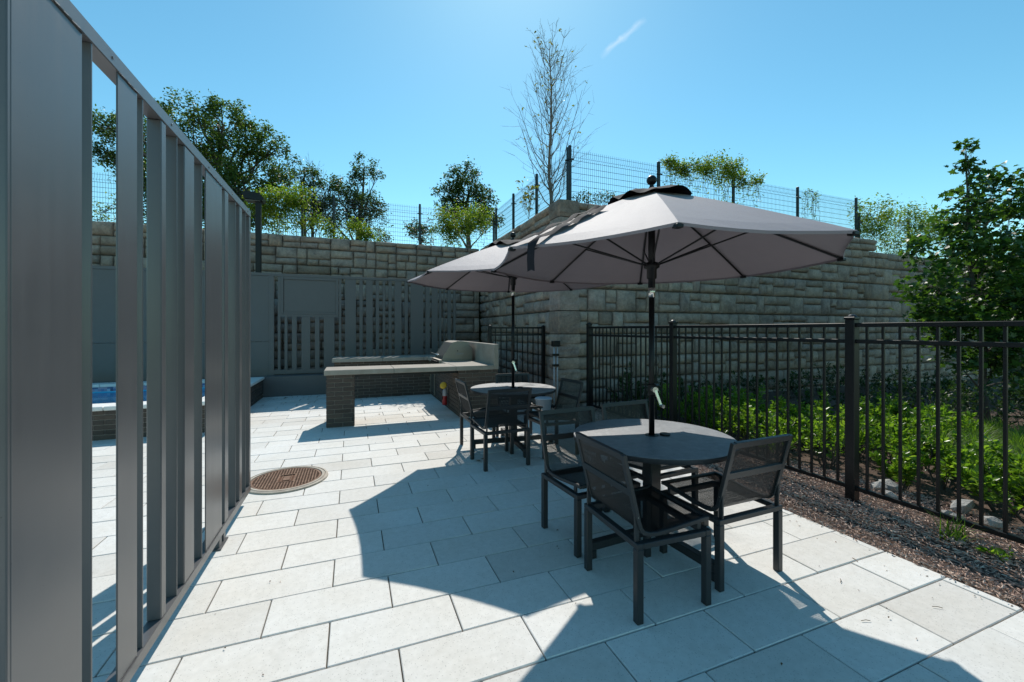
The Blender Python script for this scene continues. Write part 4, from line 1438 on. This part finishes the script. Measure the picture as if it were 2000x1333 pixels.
for (x, y, r, h) in ((4.5,6.0,.35,.75),(4.9,6.4,.4,.85),(5.5,6.5,.4,.7),(6.3,6.6,.4,.6),(7.1,6.5,.45,.65),(8.0,6.5,.45,.7),(9.0,6.4,.5,.7),(10.2,6.3,.55,.75),(11.4,6.2,.55,.7),(12.5,5.6,.6,.8),(4.6,5.4,.32,.5),(5.3,5.6,.35,.5),(6.1,5.6,.38,.5),(10.8,4.6,.5,.6),(12.3,4.2,.6,.7),(8.3,3.1,.5,.8),(8.9,2.8,.5,.75),(9.6,2.9,.5,.8),(8.6,3.8,.5,.8),(9.9,3.8,.55,.85),(10.6,3.0,.55,.8),(11.4,3.3,.6,.85),(8.0,4.4,.45,.7),(7.2,4.6,.4,.6),(9.2,4.6,.5,.75)):
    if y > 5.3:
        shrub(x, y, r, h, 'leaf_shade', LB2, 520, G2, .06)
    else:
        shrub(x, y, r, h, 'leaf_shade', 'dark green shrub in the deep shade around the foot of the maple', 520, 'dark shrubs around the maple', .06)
# ornamental grass clumps in half shade
def grass_clump(x, y, r, h, n, label, group, mat='grass', name='grass_clump', w0=.006):
    g_ = empty(name, (x, y, -.03)); tag(g_, label, 'grass', group)
    V = []; Fc = []
    for i in range(n):
        a = random.uniform(0, 2*math.pi); L = h*random.uniform(.6,1.1); sp = random.uniform(.2,1)*r
        b0 = Vector((random.uniform(-.06,.06), random.uniform(-.06,.06), 0))
        side = Vector((-math.sin(a), math.cos(a), 0))*w0
        o_ = len(V)
        for k in range(5):
            t = k/4; p = b0 + Vector((math.cos(a)*sp*t**1.4, math.sin(a)*sp*t**1.4, L*(t - .45*t**3*(sp/r))))
            ww = (1-t)**.7
            V += [p-side*ww, p+side*ww]
        for k in range(4): Fc.append((o_+2*k, o_+2*k+1, o_+2*k+3, o_+2*k+2))
    b = MB(); b.v = [tuple(v) for v in V]; b.f = Fc; b.mi = [0]*len(Fc)
    b.build('blades', M[mat], g_)
    return g_
for (x, y) in ((7.1,3.3),(7.7,3.2),(6.0,2.2),(6.45,2.05),(6.7,2.5),(7.15,2.3),(6.3,2.65),(7.3,2.75),(6.9,2.9),(6.0,1.75),(7.6,2.4),(8.0,2.35),(7.6,1.95),(8.5,2.2),(6.9,1.8),(7.9,2.8)):
    grass_clump(x, y, .5, .42, 520, 'arching green ornamental grass clump between the bright shrubs and the maple', 'ornamental grass clumps')
grass_clump(4.02, 1.62, .22, .22, 60, 'small pale grass tuft sprouting through the mulch at the fence', None, 'grass', 'grass_tuft', .004)
shrub(3.98, 1.36, .12, .07, 'leaf_shrub', 'tiny yellow-green weed at the foot of the picket fence', 40, None, .05, 'weed')
# pale riprap stones
def rock(x, y, s, seed):
    rnd = random.Random(seed)
    import bmesh
    bm = bmesh.new(); bmesh.ops.create_icosphere(bm, subdivisions=1, radius=1)
    k = [Vector((rnd.gauss(0,1), rnd.gauss(0,1), rnd.gauss(0,1))).normalized() for _ in range(5)]
    for v in bm.verts:
        for q in k:
            d = v.co.dot(q)
            if d > .62: v.co -= q*(d-.62)
        v.co = Vector((v.co.x*s*rnd.uniform(.95,1.1), v.co.y*s*.8, v.co.z*s*.62))
    me = bpy.data.meshes.new('riprap_rock'); bm.to_mesh(me); bm.free(); me.materials.append(M['rock'])
    o = link('riprap_rock', me, None, (x, y, s*.22)); o.rotation_euler = (rnd.uniform(-.4,.4), rnd.uniform(-.4,.4), rnd.uniform(0,6))
    tag(o, 'pale angular rock lying along the foot of the picket fence', 'rock', 'pale rocks behind the fence')
random.seed(5)
for i in range(13):
    y = random.uniform(.9, 2.4); rock(random.uniform(4.36, 4.75)+max(0,(2.0-y))*.15, y, random.uniform(.05,.12), i)

# ---- maple at the right
mb = Vector((9.3, 3.36, -.03))
ml = []
def mp(u, v, d): return at_depth(u, v, d)
for (u, v, d, r) in ((1885,285,6.5,.13),(1888,325,6.5,.17),(1905,370,6.5,.28),(1955,350,6.6,.25),(1880,415,6.4,.30),(1940,420,6.6,.42),(2010,400,6.7,.45),
                     (1790,490,6.2,.24),(1850,480,6.3,.42),(1920,500,6.5,.55),(2010,490,6.8,.6),(1820,560,6.1,.42),(1890,575,6.3,.6),(1975,570,6.6,.65),(2070,540,6.9,.65),
                     (1850,630,6.2,.42),(1910,650,6.3,.52),(1990,650,6.5,.6),(2080,640,6.8,.6),(1930,600,7.2,.6),(2030,600,7.4,.65),(1960,500,7.3,.55),(1870,695,6.2,.25),(1945,700,6.4,.40),(2030,700,6.6,.45),(2150,560,7.0,.6),(2150,660,7,.6)):
    ml.append((mp(u, v, d), r))
tree('maple_tree', 'dense dark green young maple tree beyond the picket fence', mb, ml, .055, .098, 2250, 'leaf_maple', top=mp(1885,300,6.5), fork=.6, shape='maple', tight=.36)

# ---- bare young tree on the terrace
def bare_tree(name, label, base, height, r0, spread, n, seed, leaf_n, mat='leaf_young', bark='palebark'):
    rnd = random.Random(seed)
    t = empty(name, base); tag(t, label, 'tree')
    b = MB(); base = Vector((0,0,0))
    tr = [Vector((.04*math.sin(i*1.3), .03*math.cos(i*2.1), height*i/9)) for i in range(10)]
    b.tube(tr, [r0*(1-.92*i/9) for i in range(10)], 8)
    lp_ = []
    for k in range(n):
        f = .16 + .78*(k/n); f = min(.96, f+rnd.uniform(-.03,.03))
        i = min(int(f*9), 8); p = tr[i].lerp(tr[i+1], f*9-i)
        a = k*2.399 + rnd.uniform(-.4,.4)
        L = spread*(1.05-f)**.65*rnd.uniform(.75,1.2)+.15
        tip = p + Vector((math.cos(a)*L*.44, math.sin(a)*L*.44, L*rnd.uniform(.8,1.2)))
        pts = []
        for j in range(6):
            s = j/5; q = p.lerp(tip, s); q.z -= L*.16*math.sin(math.pi*s); q += Vector((rnd.uniform(-1,1), rnd.uniform(-1,1), rnd.uniform(-1,1)))*.03*L*(0<j<5)
            pts.append(q)
        rr = r0*.30*(1-f*.7)
        b.tube(pts, [rr*(1-.85*j/5)+.0015 for j in range(6)], 5, False)
        for m in range(rnd.randint(5, 8)):
            s = rnd.uniform(.25,.95); j = min(int(s*5), 4); q = pts[j].lerp(pts[j+1], s*5-j)
            d = (tip-p).normalized() + Vector((rnd.gauss(0,.55), rnd.gauss(0,.55), rnd.gauss(.1,.35)))
            l2 = L*rnd.uniform(.18,.42); e = q + d.normalized()*l2
            md = q.lerp(e, .5)+Vector((0,0,-.04*l2))
            b.tube([q, md, e], [.0042,.003,.0012], 4, False)
            for h in range(2):
                g0 = md.lerp(e, rnd.random()); e2 = g0 + (d+Vector((rnd.gauss(0,.6), rnd.gauss(0,.6), rnd.gauss(.1,.4)))).normalized()*l2*.5
                b.tube([g0, e2], [.0035,.0012], 3, False)
                if rnd.random() < leaf_n: lp_.append(e2)
    b.build('trunk', M[bark], t, True)
    if lp_: leaves('sparse_leaves', [tuple(p) for p in lp_ for _ in range(2)], .085, M[mat], t)
    return t
pb_ = at_depth(1075, 430, 11.6); pb_.z = TZ
bare_tree('bare_tree', 'slender nearly bare young tree standing above the stone wall corner', pb_, 5.75, .065, 2.0, 58, 8, .14)

# ---- background trees on the terrace
def C(u, v, d, r): return (at_depth(u, v, d), r)
def on_terrace(u, d):
    p = at_depth(u, 500, d); p.z = TZ; return p
big = [C(340,235,19,.9),C(385,215,19,1.0),C(430,205,18.6,.55),C(437,245,19,.9),C(480,235,18.6,.8),C(520,265,18.5,.75),C(545,290,18.3,.45),C(300,215,19.5,.6),
       C(400,290,19,1.3),C(455,300,18.5,1.2),C(500,320,18.5,1.0),C(420,350,18.5,1.4),C(480,370,18.3,1.2),C(540,350,18.5,.9),C(380,400,19,1.4),C(450,420,18.5,1.2),C(350,330,19.5,1.4),
       C(260,260,20,1.3),C(215,250,19.5,1.0),C(205,300,19.5,.7),C(280,330,20,1.5),C(300,410,20,1.4),C(520,420,18.5,.9)]
tree('oak_tree', 'large spreading oak tree rising beyond the bronze screen', on_terrace(430, 19), big, .30, .135, 1350, 'leaf_oak', top=at_depth(425,240,19), fork=.5)
tree('background_tree', 'medium tree with dead bare twigs at its top beside the oak', on_terrace(592, 20), [C(585,335,20,.8),C(610,350,20,.7),C(570,380,20,.8),C(625,390,20,.7),C(600,410,20,.9),C(640,360,20,.5)], .14, .125, 1220, 'leaf_dark', top=at_depth(595,330,20))
bt = on_terrace(612, 20.6)
bare_tree('dead_tree', 'dead leafless tree with fine branching twigs beside the oak', bt, 6.0, .11, 2.3, 18, 4, 0.0, bark='bark')
tree('background_tree', 'tall tree with a small round tuft above a broad grey-green crown', on_terrace(690, 21), [C(712,325,21,.75),C(735,338,21,.4),C(700,350,21,.5),C(660,375,21,.9),C(690,380,21,1.0),C(720,395,21,.9),C(640,410,21,.9),C(675,425,21,1.1),C(715,430,21,1.0),C(735,410,21,.6)], .17, .125, 1220, 'leaf_dark', top=at_depth(710,330,21))
tree('background_tree', 'dark rounded tree standing alone near the fence corner', on_terrace(915, 20), [C(895,350,20,.7),C(915,345,20,.75),C(935,375,20,.7),C(875,375,20,.7),C(905,385,20,1.0),C(950,400,20,.7),C(870,400,20,.5),C(925,415,20,1.0),C(955,430,20,.7),C(890,430,20,.9)], .16, .125, 1460, 'leaf_dark', top=at_depth(912,350,20))
tree('background_tree', 'small dark bush behind the wire fence beside a post', on_terrace(820, 15.5), [C(808,447,15.5,.42),C(835,445,15.5,.45),C(822,460,15.5,.5)], .05, .10, 1800, 'leaf_dark', top=at_depth(822,445,15.5))

# ---- vines on the wire fences
def vine(label, seeds, name='fence_vine', leaf=.085, dens=1500, hang=5):
    leaf *= .72
    c0 = seeds[0][0]
    root = empty(name, c0); tag(root, label, 'vine')
    P = []; st = MB(); c0 = Vector(c0)
    for c, r in seeds:
        pts, cs = clump_points(c, r, int(dens*r*r*3+25), sub=int(6+8*r), tight=.42, flat=.75)
        P.append(pts)
        for q in cs: st.tube([p-c0 for p in curve_pts(c, Vector(q), 4, 0, .08)], .005, 4, False)
        for k in range(hang):
            q = Vector(c)+Vector((random.uniform(-r,r), random.uniform(-.1,.1), random.uniform(-.3,.3)*r)); L = random.uniform(.3,1.0)
            e = q+Vector((random.uniform(-.12,.12), random.uniform(-.05,.05), -L))
            cp = curve_pts(q, e, 6, 0, .04)
            st.tube([p-c0 for p in cp], .004, 4, False)
            P.append(np.array([tuple(cp[random.randrange(6)]+Vector((random.gauss(0,.05), random.gauss(0,.05), random.gauss(0,.05)))) for _ in range(int(22*L))]))
    st.build('stem', M['bark'], root)
    leaves('foliage', np.concatenate(P)-np.array(c0), leaf, M['leaf_vine'], root)
    return root
def on_fence(u, v, Y):
    x = x_on(u, Y); d = x*ST + Y*CT
    return Vector((x, Y, H+(Y0-v)*d/F))
random.seed(3)
vine('yellow-green vine cascading over the wire fence above the long garden wall', [(on_fence(1325,322,7.95),.30),(on_fence(1345,324,7.95),.28),(on_fence(1372,327,7.95),.30),(on_fence(1400,334,7.95),.36),(on_fence(1425,340,7.95),.34),(on_fence(1450,346,7.95),.30),(on_fence(1478,350,7.95),.2),(on_fence(1305,315,7.95),.16)], hang=7, leaf=.085, dens=2600)
vine('thin vine strands hanging on the last full-height fence panel', [(on_fence(1580,372,7.95),.20),(on_fence(1592,382,7.95),.15)], hang=6, leaf=.07, dens=120)
vine('bushy green vine on the lower stepped fence section beside the maple', [(on_fence(1700,420,7.9),.55),(on_fence(1695,455,7.9),.4),(on_fence(1770,430,7.9),.55),(on_fence(1810,440,7.9),.5),(on_fence(1850,445,7.9),.5),(on_fence(1755,475,7.9),.5),(on_fence(1735,425,7.9),.3)], hang=5, leaf=.10)
vine('bright vine mass on the pool-side wire fence below the oak', [(on_fence(530,392,12.9),.5),(on_fence(560,390,12.9),.5),(on_fence(590,385,12.9),.4),(on_fence(545,425,12.9),.5),(on_fence(600,430,12.9),.35),(on_fence(515,400,12.9),.4)], hang=4, leaf=.10)
vine('low bright vine on the wire fence beneath the tufted tree', [(on_fence(700,455,12.9),.4),(on_fence(730,460,12.9),.4),(on_fence(640,445,12.9),.3),(on_fence(660,462,12.9),.3)], hang=1, leaf=.10)
vine('yellow-green vine draped on the wire fence below the lone rounded tree', [(on_fence(880,425,12.9),.5),(on_fence(915,430,12.9),.55),(on_fence(945,425,12.9),.45),(on_fence(895,455,12.9),.5),(on_fence(860,440,12.9),.35)], hang=4, leaf=.10)
vine('straggling vine on the wire fence seen between the bronze screen boards', [(on_fence(205,415,12.9),.45),(on_fence(222,400,12.9),.4),(on_fence(190,430,12.9),.4)], hang=5, leaf=.09, dens=200)
random.seed(31)
def wall_bush(label, pts, leaf=.07, mat='leaf_dark', dens=500):
    c0 = Vector(pts[0][0]); c0.z = TZ
    root = empty('low_bush', c0); tag(root, label, 'bush')
    P = []; st = MB()
    for c, r in pts:
        q, cs = clump_points(c, r, int(dens*r*r*4+40), sub=9, tight=.4, flat=.6)
        P.append(q)
        for s_ in cs: st.tube([p-c0 for p in curve_pts(Vector((c.x, c.y, TZ)), Vector(s_), 4, 0, .06)], .006, 4, False)
    st.build('stem', M['bark'], root)
    leaves('foliage', np.concatenate(P)-np.array(c0), leaf, M[mat], root)
def above(u, v, Y): return on_fence(u, v, Y)
wall_bush('low dark juniper on top of the wall beside the first fence post', [(above(1145,382,7.75),.22),(above(1170,382,7.75),.25),(above(1125,386,7.75),.15),(above(1190,386,7.75),.15)], .05)
wall_bush('scrubby grey bush growing behind the pool-side fence', [(on_fence(745,462,13.5),.35),(on_fence(760,468,13.5),.25)], .08, 'leaf_dark', 160)
bare_tree('sapling', 'tiny sparse sapling on the side wall near the bare tree', on_fence(1035,450,9.4), .9, .012, .5, 9, 3, .8)

# ================================================================== SMALL LITTER
def litter():
    rnd = random.Random(14); b = MB()
    def leaf(x, y, s):
        a = rnd.uniform(0, 6.28); c, d = math.cos(a)*s, math.sin(a)*s
        z = .004
        b.add([(x,y,z),(x+c*.4-d*.3,y+d*.4+c*.3,z+.006),(x+c,y+d,z+.003),(x+c*.4+d*.3,y+d*.4-c*.3,z+.007)], [(0,1,2),(0,2,3)])
    for i in range(90): leaf(rnd.uniform(-1.7,1.6), 10.35-abs(rnd.gauss(0,.45)), rnd.uniform(.02,.06))
    for i in range(14): leaf(rnd.uniform(-1.4,1.5), rnd.uniform(7.5,9.5), rnd.uniform(.02,.05))
    for (x, y) in ((1.35,4.46),(1.42,4.50)): leaf(x, y, .07)
    for i in range(26): leaf(rnd.uniform(-.6,3.2), rnd.uniform(1.2,6), rnd.uniform(.008,.022))
    for (x,y,a) in ((2.66,1.56,.4),(2.92,1.22,2.3),(3.0,1.66,1.0),(2.45,1.30,2.6)):
        b.tube([(x,y,.004),(x+.02*math.cos(a),y+.02*math.sin(a),.006),(x+.045*math.cos(a+.15),y+.045*math.sin(a+.15),.004)], .0018, 4)
    o = b.build('leaf_litter', M['litter'])
    tag(o, 'scattered dry leaves and twigs on the paving', 'leaf litter', kind='stuff')
litter()
